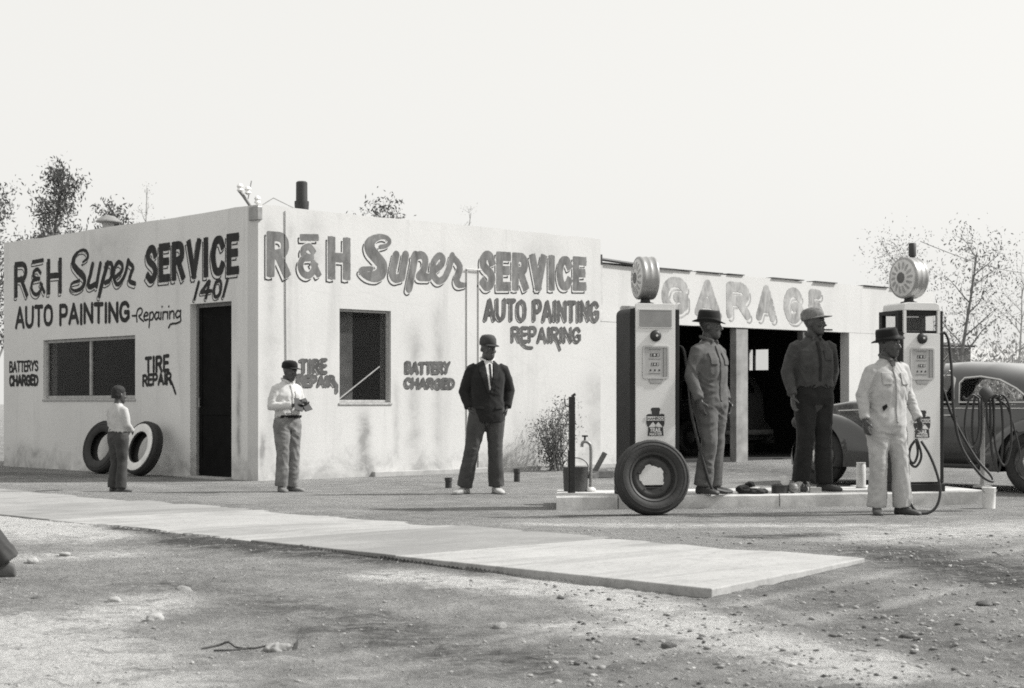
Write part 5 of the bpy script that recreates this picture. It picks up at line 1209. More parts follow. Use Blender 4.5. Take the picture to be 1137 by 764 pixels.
def make_car(label, loc, yaw, paint_, prof, windows, belt=1.0, group='parked cars', fend=True, chrome=None):
    """forward +x, left +y; rear axle at x = 0"""
    CH = chrome or M['chrome']; car = empty('car', loc, yaw); tag(car, label, 'car', group)
    xs = np.concatenate([np.linspace(prof['x0'], 2.2, 116), np.linspace(2.24, prof['x1'], 40)])
    nside, ntop = 14, 34; rings = []
    for x in xs:
        W = interp(x, *prof['w']); zr = interp(x, *prof['roof']); bz = min(belt, zr-.06); zb_ = .30
        side = [(0, zb_), (W*.6, zb_), (W*.93, zb_+.01)]+[(W*interp(q, [0, .3, .7, 1], [.955, 1.0, 1.0, .965]), zb_+.03+(bz-zb_-.03)*q) for q in np.linspace(0, 1, nside)]
        e = interp(x, *prof['e'])
        top = [(W*.965*math.cos(a)**e, bz+(zr-bz)*math.sin(a)**(e*.95)) for a in np.linspace(0, math.pi/2, ntop)[1:]]
        half = side+top
        full = [(y, z) for y, z in half]+[(-y, z) for y, z in half[-2:0:-1]]
        rings.append([Vector((x, y, z)) for y, z in full])
    m = MB(); m.loft(rings)
    keep = []; glass = [[] for _ in windows]
    for f in m.f:
        c = sum((Vector(m.v[i]) for i in f), Vector())/len(f); hit = False
        for wi, (poly, kind) in enumerate(windows):
            if kind == 'side' and abs(c.y) > .42 and c.z > belt-.05 and inside(poly, c.x, c.z): hit = True
            if kind == 'rear' and inside(poly, abs(c.y), c.z) and c.x < .55 and len(f) == 4: hit = True
            if kind == 'front' and inside(poly, abs(c.y), c.z) and 1.6 < c.x < 2.15 and len(f) == 4: hit = True
            if hit: glass[wi].append(f); break
        if not hit: keep.append(f)
    allv = m.v; m2 = MB(); m2.v = list(allv); m2.f = keep; m2.mi = [0]*len(keep)
    m2.build('body', paint_, car, smooth=True, angle=50)
    full_bv = BVHTree.FromPolygons([tuple(v) for v in allv], m.f)
    for wi, (poly, kind) in enumerate(windows):
        for s in ((1, -1) if kind == 'side' else (0,)):
            fs = [f for f in glass[wi] if s == 0 or (Vector(allv[f[0]]).y > 0) == (s > 0)]
            if not fs: continue
            g = MB(); ids = sorted({i for f in fs for i in f}); mp = {i: k for k, i in enumerate(ids)}
            g.v = [tuple(allv[i]) for i in ids]; g.f = [tuple(mp[i] for i in f) for f in fs]; g.mi = [0]*len(fs)
            w = g.build('window', M['car_glass'], car, smooth=True, angle=180)
            if kind == 'side':
                pts = []
                for (x, z) in poly+[poly[0]]:
                    h = full_bv.ray_cast(Vector((x, s*3, z)), Vector((0, -s, 0))); pts.append(h[0]+Vector((0, s*.004, 0)) if h[0] else Vector((x, s*.8, z)))
                b = MB(); b.tube(pts, .016, 6); b.build('window_trim', CH, w, smooth=True)
    for s in (1, -1):                                  # chrome belt moulding
        pts = []
        for x in np.linspace(prof['belt0'], 2.9, 40):
            z = belt-.035 if x < 2.0 else belt-.045-.03*(x-2.0); h = full_bv.ray_cast(Vector((x, s*3, z)), Vector((0, -s, 0)))
            if h[0]: pts.append(h[0]+Vector((0, s*.004, 0)))
        b = MB(); b.tube(pts, .011, 6); b.build('belt_moulding', CH, car, smooth=True)
    # seats seen through the glass
    for x0 in (.25, 1.25): b = MB(); b.poly_prism([(x0, .35), (x0+.5, .35), (x0+.52, .62), (x0+.14, .64), (x0-.02, 1.06), (x0-.12, 1.06)], -.6, .6); b.build('seat', M['dark_cloth'], car, bevel=.04)
    wb = prof['wb']
    for ax, big in ((0, 0), (wb, 1)):
        for s in (1, -1):
            # fender: bulging shell with a round wheel opening
            F_ = MB(); fx0, fx1 = (ax-.80, ax+.72) if not big else (ax-1.00, ax+.50)
            n1, n2 = 60, 30; rings = []
            for i in range(n1):
                u = i/(n1-1); x = fx0+(fx1-fx0)*u; pk = (.50 if not big else .66); q = u/pk*.5 if u < pk else .5+(u-pk)/(1-pk)*.5
                prof_h = max(.02, math.sin(math.pi*q))**.62; hh = .30+(.58 if not big else .60)*prof_h; yo = (.74 if not big else .70); bul = (.17 if not big else .22)*max(.02, math.sin(math.pi*q))**.55
                yin = yo-.22 if not big else .36
                ring = [Vector((x, s*yin, .24)), Vector((x, s*yin, .24+(hh-.24)*.96))]
                for a in np.linspace(math.pi/2, 0, n2): ring.append(Vector((x, s*(yo+bul*math.cos(a)**.8), .42+(hh-.42)*math.sin(a)**.9 if hh > .44 else .42*hh/.44)))
                ring += [Vector((x, s*(yo+bul*.97), .36)), Vector((x, s*(yo+bul*.9), .24))]
                rings.append(ring)
            F_.loft(rings)
            if fend: F_.f = [f for f in F_.f if not (lambda c: math.hypot(c.x-ax, c.z-.36) < (.43 if big else .40) and abs(c.y) > .66 and c.z < .70)(sum((Vector(F_.v[i]) for i in f), Vector())/len(f))]; F_.mi = [0]*len(F_.f)
            Ra = .43 if big else .40
            for i_, v_ in enumerate(F_.v):
                q_ = math.hypot(v_[0]-ax, v_[2]-.36)
                if abs(v_[1]) > .66 and v_[2] < .72 and Ra-.035 < q_ < Ra+.022: F_.v[i_] = (ax+(v_[0]-ax)*Ra/q_, v_[1], .36+(v_[2]-.36)*Ra/q_)
            F_.build('fender', paint_, car, smooth=True, angle=60)
            wh = bpy.data.objects.new('wheel', None); col.objects.link(wh); wh.parent = car; wh.location = (ax, s*.73, .355)
            t = tyre_mb(.36, .16, .225, 40); t.build('tyre', M['tyre'], wh, smooth=True, angle=50)
            b = MB(); b.lathe([(.228, s*.06), (.218, s*.072), (.19, s*.055), (.15, s*.05), (.135, s*.052), (.01, s*.05)], 32, 'y'); b.build('rim', paint_, wh, smooth=True, angle=50)
            b = MB(); b.lathe([(.118, s*.055), (.112, s*.080), (.08, s*.095), (.03, s*.100), (.005, s*.100)], 28, 'y'); b.build('hubcap', CH, wh, smooth=True)
    for s in (1, -1):
        b = MB(); b.box(.62, wb-.82, s*.70 if s > 0 else -.90, .90 if s > 0 else -.70, .27, .32); b.build('running_board', M['ink'], car, bevel=.015)
        b = MB(); b.ell((wb+.46, s*.62, .78), (.10, .085, .085), 16, 10); b.build('headlight', M['ink'], car, smooth=True)
        b = MB(); b.ell((prof['x0']+.22, s*.60, .72), (.05, .035, .045), 12, 8); b.build('tail_light', simple('tail_lamp', .08, .3), car, smooth=True)
        h = full_bv.ray_cast(Vector((1.02, s*3, belt-.12)), Vector((0, -s, 0)))
        if h[0]: b = MB(); y = h[0].y; b.tube([(1.0, y, belt-.12), (1.0, y+s*.035, belt-.12), (1.12, y+s*.035, belt-.12)], .010, 6); b.build('door_handle', CH, car, smooth=True)
    for x, w_ in ((prof['x0']-.10, .80), (prof['x1']+.0, .60)):
        b = MB(); sg = 1 if x > 1 else -1
        b.tube(catmull([(x-sg*.22, -w_, .45), (x-sg*.03, -w_*.8, .45), (x, 0, .45), (x-sg*.03, w_*.8, .45), (x-sg*.22, w_, .45)], 6), .05, 10, flat=.5); b.build('bumper', CH, car, smooth=True)
    return car
M['dark_cloth'] = cloth_mat('dark_seat_cloth', .03)
fast = dict(x0=-1.15, x1=3.52, wb=2.95, belt0=-.25,
    w=([-1.15,-1.0,-.7,-.3,.2,1.5,2.0,2.5,3.0,3.4,3.52], [.34,.50,.66,.76,.80,.81,.74,.58,.44,.36,.28]),
    roof=([-1.15,-1.05,-.8,-.5,-.15,.25,.7,1.1,1.5,1.75,1.9,2.08,2.2,2.7,3.2,3.4,3.52], [.62,.76,.96,1.13,1.29,1.42,1.50,1.525,1.505,1.46,1.38,1.14,1.085,1.07,1.01,.93,.78]),
    e=([-1.2, 0, 1.8, 2.1, 3.7], [.72, .62, .58, .62, .70]))
qwin = [(.10,1.035),(.95,1.035),(.95,1.26),(.90,1.315),(.70,1.33),(.45,1.29),(.22,1.19),(.08,1.09),(.07,1.05)]
dwin = [(1.03,1.035),(1.78,1.035),(1.66,1.26),(1.58,1.33),(1.45,1.345),(1.08,1.345),(1.03,1.31)]
rwin = [(0,1.14),(.36,1.14),(.40,1.20),(.34,1.29),(0,1.31)]
fwin = [(0,1.13),(.62,1.13),(.56,1.37),(0,1.41)]
CAR_D = math.atan2(.7400, -.672)
c1 = on_ground(1146, 548.5); c1 = c1+Vector((-math.sin(CAR_D), math.cos(CAR_D), 0))*-.80; c1.z = gz(c1.x, c1.y)-.005
make_car('grey fastback sedan with chrome-trimmed side windows parked beyond the far pump', c1, CAR_D, car_paint('grey_car_paint', .034, .16), fast, [(qwin, 'side'), (dwin, 'side'), (rwin, 'rear'), (fwin, 'front')])
box30 = dict(x0=-.75, x1=3.3, wb=2.75, belt0=-.5,
    w=([-.75,-.6,-.3,.3,1.4,1.7,2.2,2.8,3.3], [.50,.66,.72,.75,.75,.68,.50,.42,.36]),
    roof=([-.75,-.66,-.45,-.1,.5,1.2,1.55,1.72,1.85,2.4,3.0,3.3], [.90,1.25,1.55,1.66,1.71,1.70,1.64,1.50,1.15,1.10,1.05,.95]),
    e=([-.8, 3.3], [.42, .5]))
q30 = [(-.25,1.06),(.30,1.06),(.30,1.44),(-.12,1.44),(-.25,1.34)]; d30 = [(.40,1.06),(1.45,1.06),(1.38,1.45),(.40,1.46)]
r30 = [(0,1.22),(.32,1.22),(.32,1.46),(0,1.47)]; f30 = [(0,1.2),(.5,1.2),(.48,1.5),(0,1.52)]
sl, _ = front(834, 430, 1.0); b30 = C0+U*(sl+.86)+V*2.5; b30.z = .050
dkcar = make_car('old boxy black sedan parked nose-in inside the open garage bay', b30, PHI+math.pi/2, car_paint('black_car_paint', .004, .7), box30, [(q30, 'side'), (d30, 'side'), (r30, 'rear'), (f30, 'front')], belt=1.02, chrome=simple('tarnished_trim', .05, .6))
# ------------------------------------------------------------------ small things round the island
# hose held by the man in the pale coverall
RY3 = Matrix.Rotation(.42, 3, 'Z'); hp_ = b3+RY3@(J3['wrR']+Vector((0, -.02, -.09)))
def rel(px, py, Y): return at(px, py, Y)
Yh = hp_.y
m = MB()
loops = [(1016, 489), (1010, 500), (1007, 530), (1010, 556), (1018, 568), (1030, 570), (1040, 562), (1044, 545), (1040, 525), (1032, 505), (1023, 490)]
pts = [rel(x, y, Yh-.03+.02*math.sin(i)) for i, (x, y) in enumerate(loops)]
pts = [Vector((p.x, p.y, max(p.z, gz(p.x, p.y)+.016))) for p in pts]
m.tube(catmull(pts, 8), .0125, 8)
for dx, dz in ((0, 0), (4, 8)):
    pts = [rel(x, y, Yh-.015) for x, y in ((1017+dx*.3, 487), (1019+dx, 503+dz*.4), (1015+dx*.6, 514+dz*.5), (1010+dx*.2, 510+dz*.5), (1009, 500))]
    m.tube(catmull(pts, 6), .0115, 8)
tag(m.build('air_hose', M['rubber'], None, smooth=True, angle=180), 'looped black rubber hose hanging from the hand of the man in pale coverall', 'hose')
# post with hook, pail, standpipe faucet at the island's near end
p = isl(635, .55)
ps = empty('hook_post', (p.x, p.y, IH-.003), IA); tag(ps, 'slim dark iron post with a hook near the top beside the shrub', 'post')
m = MB(); m.box(-.028, .028, -.028, .028, 0, .955); m.box(-.04, -.03, -.02, .02, .0, .42); m.build('post', simple('rusted_dark_iron', .035, .8, .4, 20, bump=.3), ps, bevel=.005)
m = MB(); m.tube(catmull([(-.028, -.01, .86), (-.06, -.01, .865), (-.072, -.01, .88), (-.075, -.01, .935)], 5), .007, 6); m.build('hook', M['black_iron'], ps, smooth=True)
m = MB(); m.tube([(.0, 0, .955), (.02, 0, .972), (.036, 0, .98)], .014, 6); m.build('cap', M['black_iron'], ps)
pb = isl(639, .85)
pl = empty('pail', (pb.x, pb.y, IH-.003)); tag(pl, 'dark water pail standing at the foot of the hook post', 'pail')
m = MB(); m.lathe([(.118, 0), (.128, .24), (.133, .248), (.128, .25), (.120, .242), (.11, .012), (.01, .012)], 24); m.build('bucket', simple('dark_sheet_iron', .05, .6, .4, 8), pl, smooth=True, angle=40)
m = MB(); m.tube([(.13*math.cos(a), .02, .24+.10*math.sin(a)) for a in np.linspace(0, math.pi, 12)], .005, 6); m.build('bail', M['black_iron'], pl, smooth=True)
pf = isl(656, .80)
fa = empty('standpipe', (pf.x, pf.y, IH-.003)); tag(fa, 'bent water standpipe with a tap handle next to the pail', 'faucet')
m = MB(); m.tube(catmull([(0, 0, 0), (0, 0, .25), (0, 0, .44), (-.02, 0, .49), (-.06, 0, .505), (-.085, 0, .49), (-.09, 0, .45)], 6), [.016]*37, 10); m.build('pipe', M['galv'], fa, smooth=True, angle=180)
m = MB(); m.tube([(-.06, 0, .50), (-.06, 0, .555)], .010, 8); m.tube([(-.09, 0, .56), (-.03, 0, .56)], .009, 8); m.build('tap_handle', M['black_iron'], fa)
m = MB(); m.ell((.0, -.02, .02), (.05, .05, .03), 10, 6); m.build('drip_collar', M['white_enamel'], fa, smooth=True)
# block of lumber behind the standpipe
pk = ground_at(664, 531, .03); e = empty('scrap_lumber', (pk.x, pk.y, gz(pk.x, pk.y)-.01), .4); tag(e, 'dark scrap timbers heaped by the wall behind the standpipe', 'lumber')
for a, b, c, ang, ti_ in ((.45, .10, .09, .1, 0), (.36, .08, .08, .5, .15), (.40, .07, .06, -.2, 1.05)):
    m = MB(); Rm = Matrix.Translation((0, 0, .06+.06*(ti_ > .5)*2))@Matrix.Rotation(ang, 4, 'Z')@Matrix.Rotation(-ti_, 4, 'Y'); m.box(-a/2, a/2, -b/2, b/2, -c/2, c/2, mat=Rm); m.build('timber', M['wood_dark'], e, bevel=.006)
# two short pipe stubs in the yard
for px_, py_, h, lb in ((498, 542, .145, 'short rusty pipe stub in the dirt left of the man in jacket'), (574, 535, .19, 'short rusty pipe stub in the dirt right of the man in jacket')):
    p = on_ground(px_, py_, .02); m = MB(); m.lathe([(.040, 0), (.040, h*.72), (.047, h*.73), (.047, h), (.038, h), (.036, h-.03), (.005, h-.03)], 16); o = m.build('pipe_stub', simple('rusty_pipe', .045, .85, .4, 18, bump=.3), None, smooth=True, angle=40); o.location = p
    tag(o, lb, 'pipe', 'pipe stubs in the yard')
# hose stand with coils at the far end of the island
p = isl(1091, .75); hsd = empty('hose_stand', (p.x, p.y, IH-.002), IA); tag(hsd, 'upright hose stand hung with coiled dark hoses before the fastback sedan', 'hose stand')
m = MB(); m.lathe([(.10, 0), (.10, .015), (.03, .03), (.024, .06), (.024, 1.02), (.03, 1.03), (.01, 1.05)], 14); m.build('post', M['galv'], hsd, smooth=True, angle=40)
m = MB(); m.tube(catmull([(0, 0, .93), (-.10, -.02, .98), (-.20, -.03, .93), (-.24, -.03, .96)], 5), .012, 6); m.tube(catmull([(0, 0, .93), (.09, -.02, .98), (.19, -.03, .93), (.23, -.03, .96)], 5), .012, 6); m.build('hook', M['black_iron'], hsd, smooth=True)
m = MB(); m.ell((.03, -.02, .98), (.085, .05, .085), 14, 10); m.build('reel_hub', simple('reel_hub', .045, .7), hsd, smooth=True)
for k in range(5):
    s = -1 if k % 2 else 1; wd = .05+.026*k; dp = .35+.055*((k*3) % 7); x0 = s*(.05+.018*k)
    m = MB(); m.tube(catmull([(x0-.03*s, -.04-.008*k, .94), (x0+wd*s*.5, -.05-.008*k, .97), (x0+wd*s, -.05-.008*k, .80), (x0+wd*s*1.05, -.05-.008*k, .95-dp*.8), (x0+wd*s*.5, -.06-.008*k, .95-dp*1.15), (x0-.02*s, -.05-.008*k, .95-dp*.8), (x0-.03*s, -.04-.008*k, .94)], 7), .0125, 7); m.build('hose_coil', M['rubber'], hsd, smooth=True, angle=180)
m = MB(); m.tube(catmull([(.12, -.05, .95), (.25, -.06, .85), (.34, -.06, .60), (.40, -.06, .34), (.34, -.06, .22)], 7), .0105, 7); m.build('hose_coil', M['rubber'], hsd, smooth=True, angle=180)
# white can standing by the island end
p = on_ground(1098, 564.5); cn = empty('white_can', p); tag(cn, 'small white pail standing on the ground at the far island end', 'pail')
m = MB(); m.lathe([(.060, 0), (.066, .20), (.070, .205), (.066, .21), (.062, .20), (.056, .01), (.005, .01)], 22); m.build('bucket', simple('chipped_white_paint', .68, .5, .15, 10), cn, smooth=True, angle=40)
m = MB(); m.tube([(.069*math.cos(a), -.02-.03*math.sin(a), .19-.05*math.sin(a)) for a in np.linspace(0, math.pi, 12)], .004, 6); m.build('bail', M['galv'], cn, smooth=True)
p = isl(956, .85); cn = empty('oil_can', (p.x, p.y, IH-.003)); tag(cn, 'tall pale cylindrical can behind the man in pale coverall', 'can')
m = MB(); m.lathe([(.05, 0), (.05, .24), (.046, .245), (.046, .262), (.05, .266), (.05, .27), (.01, .268)], 22); m.build('can', simple('pale_tin', .50, .45, .15, 9), cn, smooth=True, angle=40)
m = MB(); m.lathe([(.053, .0), (.054, .012), (.0505, .014)], 22); m.build('rim', M['galv'], cn)
# things lying on the island kerb between the two men
def isp(px, dep=.22): q = isl(px, dep); q.z = IH-.002; return q
hp2 = empty('rag_heap', isp(833, .12), .2); tag(hp2, 'dark oily rags and a glove heaped on the kerb between the two coverall men', 'rags')
for k, (dx, dy, sx, sy, sz) in enumerate(((-.07, 0, .075, .07, .050), (.05, -.03, .10, .06, .028), (.12, .01, .07, .05, .030))):
    m = MB(); m.ell((dx, dy, sz*.7), (sx, sy, sz), 14, 10); me_ = voxel(m, .008, 1); rag(me_, .014, k*7+3, 20, 26); fin(me_, 'rag', cloth_mat('oily_rag', .02+.012*k, .4), hp2)
m = MB(); m.ell((.0, .01, .085), (.052, .05, .032), 14, 10); me_ = voxel(m, .008, 1); rag(me_, .008, 31, 20, 26); fin(me_, 'glove', cloth_mat('black_glove', .015, .4), hp2)
m = MB(); m.ell((.03, -.01, .055), (.075, .05, .018), 14, 8); me_ = voxel(m, .008, 1); rag(me_, .008, 41, 24, 24); fin(me_, 'rag', cloth_mat('pale_rag', .42, .2), hp2)
pp = empty('grease_tin', isp(866, .14), .35); tag(pp, 'dark squat grease tin with its pale lid propped on top', 'tin')
m = MB(); m.lathe([(.080, 0), (.084, .004), (.084, .075), (.088, .08), (.082, .084), (.078, .07), (.01, .07)], 24); m.build('tin', simple('dark_tin', .04, .5, .4), pp, smooth=True, angle=40)
m = MB(); m.lathe([(.050, -.006), (.050, .004), (.046, .007), (.01, .006)], 26, 'y', (.035, -.035, .122)); m.build('lid', simple('pale_lid', .45, .45, .2, 20), pp, smooth=True, angle=40)
pg = empty('ball_float', isp(880.5, .10)); tag(pg, 'round grey metal float lying on the kerb beside the grease tin', 'float')
m = MB(); m.ell((0, 0, .052), (.054, .054, .052), 20, 14); m.tube([(0, 0, .10), (0, 0, .115)], .012, 8); m.build('ball', simple('grey_float', .17, .5, .35, 14), pg, smooth=True, angle=60)
m = MB(); m.lathe([(.055, .048), (.0565, .052), (.055, .056)], 24); m.build('seam', M['galv'], pg)
fn = empty('funnel', isp(888, .16), .2); tag(fn, 'small pale tin funnel standing on its spout beside the tall man', 'funnel')
m = MB(); Rm = Matrix.Translation((0, 0, .0))@Matrix.Rotation(-.35, 4, 'X'); m.lathe([(.006, .0), (.010, .055), (.040, .095), (.044, .10), (.040, .103), (.034, .095), (.008, .062)], 20, mat=Rm); m.build('cone', simple('pale_tinplate', .45, .4, .2, 9), fn, smooth=True, angle=50)
m = MB(); m.tube([Rm@Vector((.044, 0, .095)), Rm@Vector((.062, 0, .08)), Rm@Vector((.045, 0, .06))], .004, 6); m.build('handle', M['galv'], fn)
ct = empty('carton', isp(905, .10), .1); tag(ct, 'small open cardboard carton with one flap up at the tall man\'s feet', 'carton')
m = MB(); cm = simple('cardboard', .36, .9, .2)
m.box(-.055, .055, -.035, .035, 0, .055); m.build('box', cm, ct, bevel=.002)
m = MB(); m.add([(-.055, -.035, .056), (-.055, .035, .056), (-.075, .03, .115), (-.070, -.02, .105)], [(0, 1, 2, 3)]); o = m.build('flap', cm, ct); o.modifiers.new('s', 'SOLIDIFY').thickness = .003
# ------------------------------------------------------------------ scrap, stones and gravel of the street edge
p = on_ground(276, 722, 0); sc_ = empty('scrap', p, .05); tag(sc_, 'bent strip of tin and a torn rag half buried in the foreground dirt', 'scrap')
sm_ = simple('rusty_scrap_tin', .07, .8, .5, 12)
m = MB(); m.tube(catmull([(-.20, .02, .005), (-.13, .05, .015), (-.09, .03, .030), (-.05, .0, .012), (.02, -.03, .012), (.08, -.02, .022)], 6), [.005]*31, 6, flat=.6); m.build('strip', sm_, sc_)
m = MB(); m.tube(catmull([(-.14, -.05, .008), (-.07, -.06, .010), (0, -.04, .012)], 6), .004, 6); m.build('strip', sm_, sc_)
m = MB(); m.ell((.13, -.03, .008), (.065, .045, .022), 16, 10); me_ = voxel(m, .007, 1); rag(me_, .014, 3, 26, 26); fin(me_, 'rag', cloth_mat('grey_rag', .24, .3), sc_)
m = MB(); m.add([(.185, -.05, .0), (.205, -.01, .0), (.212, -.02, .050), (.20, -.05, .035)], [(0, 1, 2, 3)]); o = m.build('torn_edge', sm_, sc_); o.modifiers.new('s', 'SOLIDIFY').thickness = .004
def stone_mesh(seed, n=2):
    bm = bmesh.new(); bmesh.ops.create_icosphere(bm, subdivisions=n, radius=1.0)
    for v in bm.verts: v.co *= 1+.35*noise.noise(v.co*1.1+Vector((seed*5.1, 0, 0)))+.10*noise.noise(v.co*3+Vector((0, seed, 0)))
    me = bpy.data.meshes.new('stone'); bm.to_mesh(me); bm.free(); return me
M['stone_pale'] = simple('pale_stone', .36, .9, .3, 4, bump=.4); M['stone_dark'] = simple('dark_clod', .10, .95, .4, 4, bump=.5); M['stone_mid'] = simple('grey_stone', .24, .9, .3, 4, bump=.4)
for k, (px_, py_, r, mt, lb) in enumerate(((204, 656, .050, 'stone_mid', 'flat grey stone in the dirt below the building corner'), (172, 688, .055, 'stone_pale', 'pale lump of rubble left of the bent tin scrap'), (127, 668, .05, 'stone_pale', 'pale stone half sunk in the dirt at left'),
        (1007, 708, .034, 'stone_dark', 'round dark clod in the dirt at lower right'), (1018, 710, .022, 'stone_dark', 'smaller dark clod touching the round one at lower right'), (36, 625, .05, 'stone_pale', 'white broken rock near the left edge'), (72, 618, .04, 'stone_pale', 'whitish rock right of the broken one at left'),
        (41, 663, .035, 'stone_dark', 'dark lump of soil at the lower left'), (555, 697, .04, 'stone_mid', 'grey stone in the middle of the dirt street'), (742, 718, .035, 'stone_dark', 'dark stone in the pale dust below the sidewalk corner'), (1092, 672, .04, 'stone_dark', 'dark stone near the right edge'), (950, 676, .03, 'stone_mid', 'small grey stone in the gravel below the white-coverall man'))):
    p = on_ground(px_, py_, 0); me_ = stone_mesh(k, 3); me_.materials.append(M[mt]); me_.shade_smooth(); o = bpy.data.objects.new('stone', me_); col.objects.link(o); o.location = p+Vector((0, 0, r*.12)); o.scale = (r*.95, r*.75, r*.45); o.rotation_euler = (0, 0, k); tag(o, lb, 'stone', 'stones in the dirt')
protos = [stone_mesh(40+k, 1) for k in range(5)]
def scatter(name, n, mats, label, reg, rmin, rmax, seed):
    rr = random.Random(seed); vs_, fs = [], []; mi = []
    pd = [([v.co.copy() for v in m_.vertices], [p_.vertices[:] for p_ in m_.polygons]) for m_ in protos]
    cnt = 0
    while cnt < n:
        x, y = reg(rr); a, b = walk_ab(x, y)
        if -.05 < a < WALK_W+.1 and b > -.1: continue
        if y > 15.5: continue
        r = rmin+(rmax-rmin)*rr.random()**3.2; vv, ff = pd[rr.randrange(5)]; z = gz(x, y)
        Rm = Matrix.Rotation(rr.uniform(0, 6.3), 3, 'Z'); o = len(vs_); sx, sy, sz = r*rr.uniform(.8, 1.5), r*rr.uniform(.7, 1.1), r*rr.uniform(.4, .7)
        for v in vv: q = Rm@Vector((v.x*sx, v.y*sy, v.z*sz)); vs_.append((x+q.x, y+q.y, z+q.z+sz*.25))
        k = rr.randrange(len(mats))
        for f in ff: fs.append(tuple(i+o for i in f)); mi.append(k)
        cnt += 1
    me_ = bpy.data.meshes.new(name); me_.from_pydata(vs_, [], fs); [me_.materials.append(M[q]) for q in mats]; me_.polygons.foreach_set('material_index', mi); me_.shade_smooth(); me_.update()
    o = bpy.data.objects.new(name, me_); col.objects.link(o); tag(o, label, kind='stuff')
def reg_all(rr): y = 5.4*math.exp(rr.random()*math.log(14.5/5.4)); return (rr.uniform(-.34, .34)*y, y)
def reg_right(rr): y = 5.4*math.exp(rr.random()*math.log(13.0/5.4)); return (rr.uniform(.02, .34)*y, y)
scatter('gravel', 2600, ('stone_mid', 'stone_pale', 'stone_pale', 'stone_mid'), 'small stones and clods scattered over the dirt', reg_all, .002, .011, 5)
scatter('gravel', 2600, ('stone_mid', 'stone_pale', 'stone_mid', 'stone_dark'), 'denser coarse gravel in the dirt at right', reg_right, .003, .018, 9)

# ------------------------------------------------------------------ plants and trees
def leaf_mat(name, v, trans=.3):
    t = NT(name); vec = t.coord('Object'); t.color(t.ramp(t.noise(1.7, 4, .6, vec), [(.3, v*.7), (.7, v*1.3)])); t.b.inputs['Roughness'].default_value = .7; t.b.inputs['Specular IOR Level'].default_value = .2; return t.m
M['leaf'] = leaf_mat('dusty_leaf', .12); M['leaf_hazed'] = leaf_mat('hazed_leaf', .34); M['leaf_dark'] = leaf_mat('dark_leaf', .06)  # the pale leaf has distance haze put into its colour
M['bark'] = simple('grey_bark', .14, .95, .35, 12, bump=.5); M['bark_hazed'] = simple('hazed_bark', .30, .95, .3, 12)  # the pale bark carries the haze of the faint far trees as colour
def leaves(mb, c, spread, n, size, rr, droop=0):
    for _ in range(n):
        p = Vector(c)+Vector((rr.gauss(0, spread), rr.gauss(0, spread), rr.gauss(0, spread*.85)-droop*rr.random()))
        a = Vector((rr.gauss(0, .8), rr.gauss(0, .8), rr.gauss(.7, .8))).normalized(); b = a.cross(Vector((rr.gauss(0, 1), rr.gauss(0, 1), rr.gauss(0, 1)))).normalized(); L = size*rr.uniform(.6, 1.4); w = L*.34
        mb.add([p-a*L*.5, p+b*w*.5, p+a*L*.5, p-b*w*.5], [(0, 1, 2, 3)])
def tree(name, label, base, h, lean, nb, spread, crown_lo, nleaf, lsize, lmat, bmat, seed, r0=.10, cl=.25, group='trees behind the station', upright=.8, cat='tree', depth=2):
    rr = random.Random(seed); root = empty(name, base); tag(root, label, cat, group)
    tm, cm = MB(), MB(); tips = []
    def branch(p, d, L, r, lev):
        n = 5; pts = [p]; q = p.copy(); dd = d.copy()
        for i in range(n):
            g_ = .13 if lev else .035; dd = (dd+Vector((rr.gauss(0, g_), rr.gauss(0, g_), rr.gauss(.03, .08)))).normalized(); q = q+dd*(L/n); pts.append(q.copy())
        tm.tube(pts, [max(.004, r*(1-.75*i/n)) for i in range(n+1)], 6 if lev else 8)
        if lev < depth:
            for k in range(nb if lev == 0 else 4):
                t = crown_lo+(1-crown_lo)*(k+rr.random()*.8)/(nb if lev == 0 else 4) if lev == 0 else rr.uniform(.25, 1); t = min(t, .98)
                i = t*n; i0 = int(i); s = pts[i0].lerp(pts[min(i0+1, n)], i-i0); az = rr.uniform(0, 2*math.pi)
                out = Vector((math.cos(az), math.sin(az), upright*rr.uniform(.5, 1.4))).normalized() if lev == 0 else (dd*.7+Vector((rr.gauss(0, .7), rr.gauss(0, .7), rr.gauss(.2, .5)))).normalized()
                branch(s, out, (spread*(1.15-.75*t)*rr.uniform(.7, 1.2)) if lev == 0 else L*rr.uniform(.35, .6), max(.005, r*.45*(1-.5*t)), lev+1)
        if lev >= 1: tips.append((q.copy(), lev)); tips.append((pts[3].copy(), lev))
        elif lev == 0: tips.append((q.copy(), 1))
    branch(Vector((0, 0, -.1)), Vector(lean).normalized(), h, r0, 0)
    for p, lev in tips: leaves(cm, p, cl, max(0, int(nleaf*rr.uniform(.3, 1.7))), lsize, rr)
    tm.build('trunk', bmat, root, smooth=True)
    if cm.f: cm.build('crown', lmat, root)
    return root
def tb(px, Y): p = at(px, HY, Y); return (p.x, p.y, 0.0)
tree('leafy_tree', 'tall narrow leafy tree left behind the station roof, topmost at left', tb(40, 37), 6.2, (0, 0, 1), 26, 1.25, .32, 22, .10, M['leaf'], M['bark'], 3, .09, .13, upright=1.7)
tree('leafy_tree', 'broad leafy tree cut by the left picture edge behind the station', tb(-8, 40), 6.0, (.05, 0, 1), 22, 2.2, .30, 22, .10, M['leaf'], M['bark'], 5, .11, .18, upright=1.4)
tree('leafy_tree', 'low dense tree between the two tall ones behind the street wall', tb(32, 36), 4.6, (0, 0, 1), 16, 1.3, .45, 26, .10, M['leaf'], M['bark'], 8, .08, .2, upright=1.3)
tree('young_tree', 'small bushy tree with upright branches behind the street wall', tb(118, 34), 4.9, (.12, 0, 1), 12, .9, .55, 30, .10, M['leaf'], M['bark'], 12, .06, .14, upright=1.6)
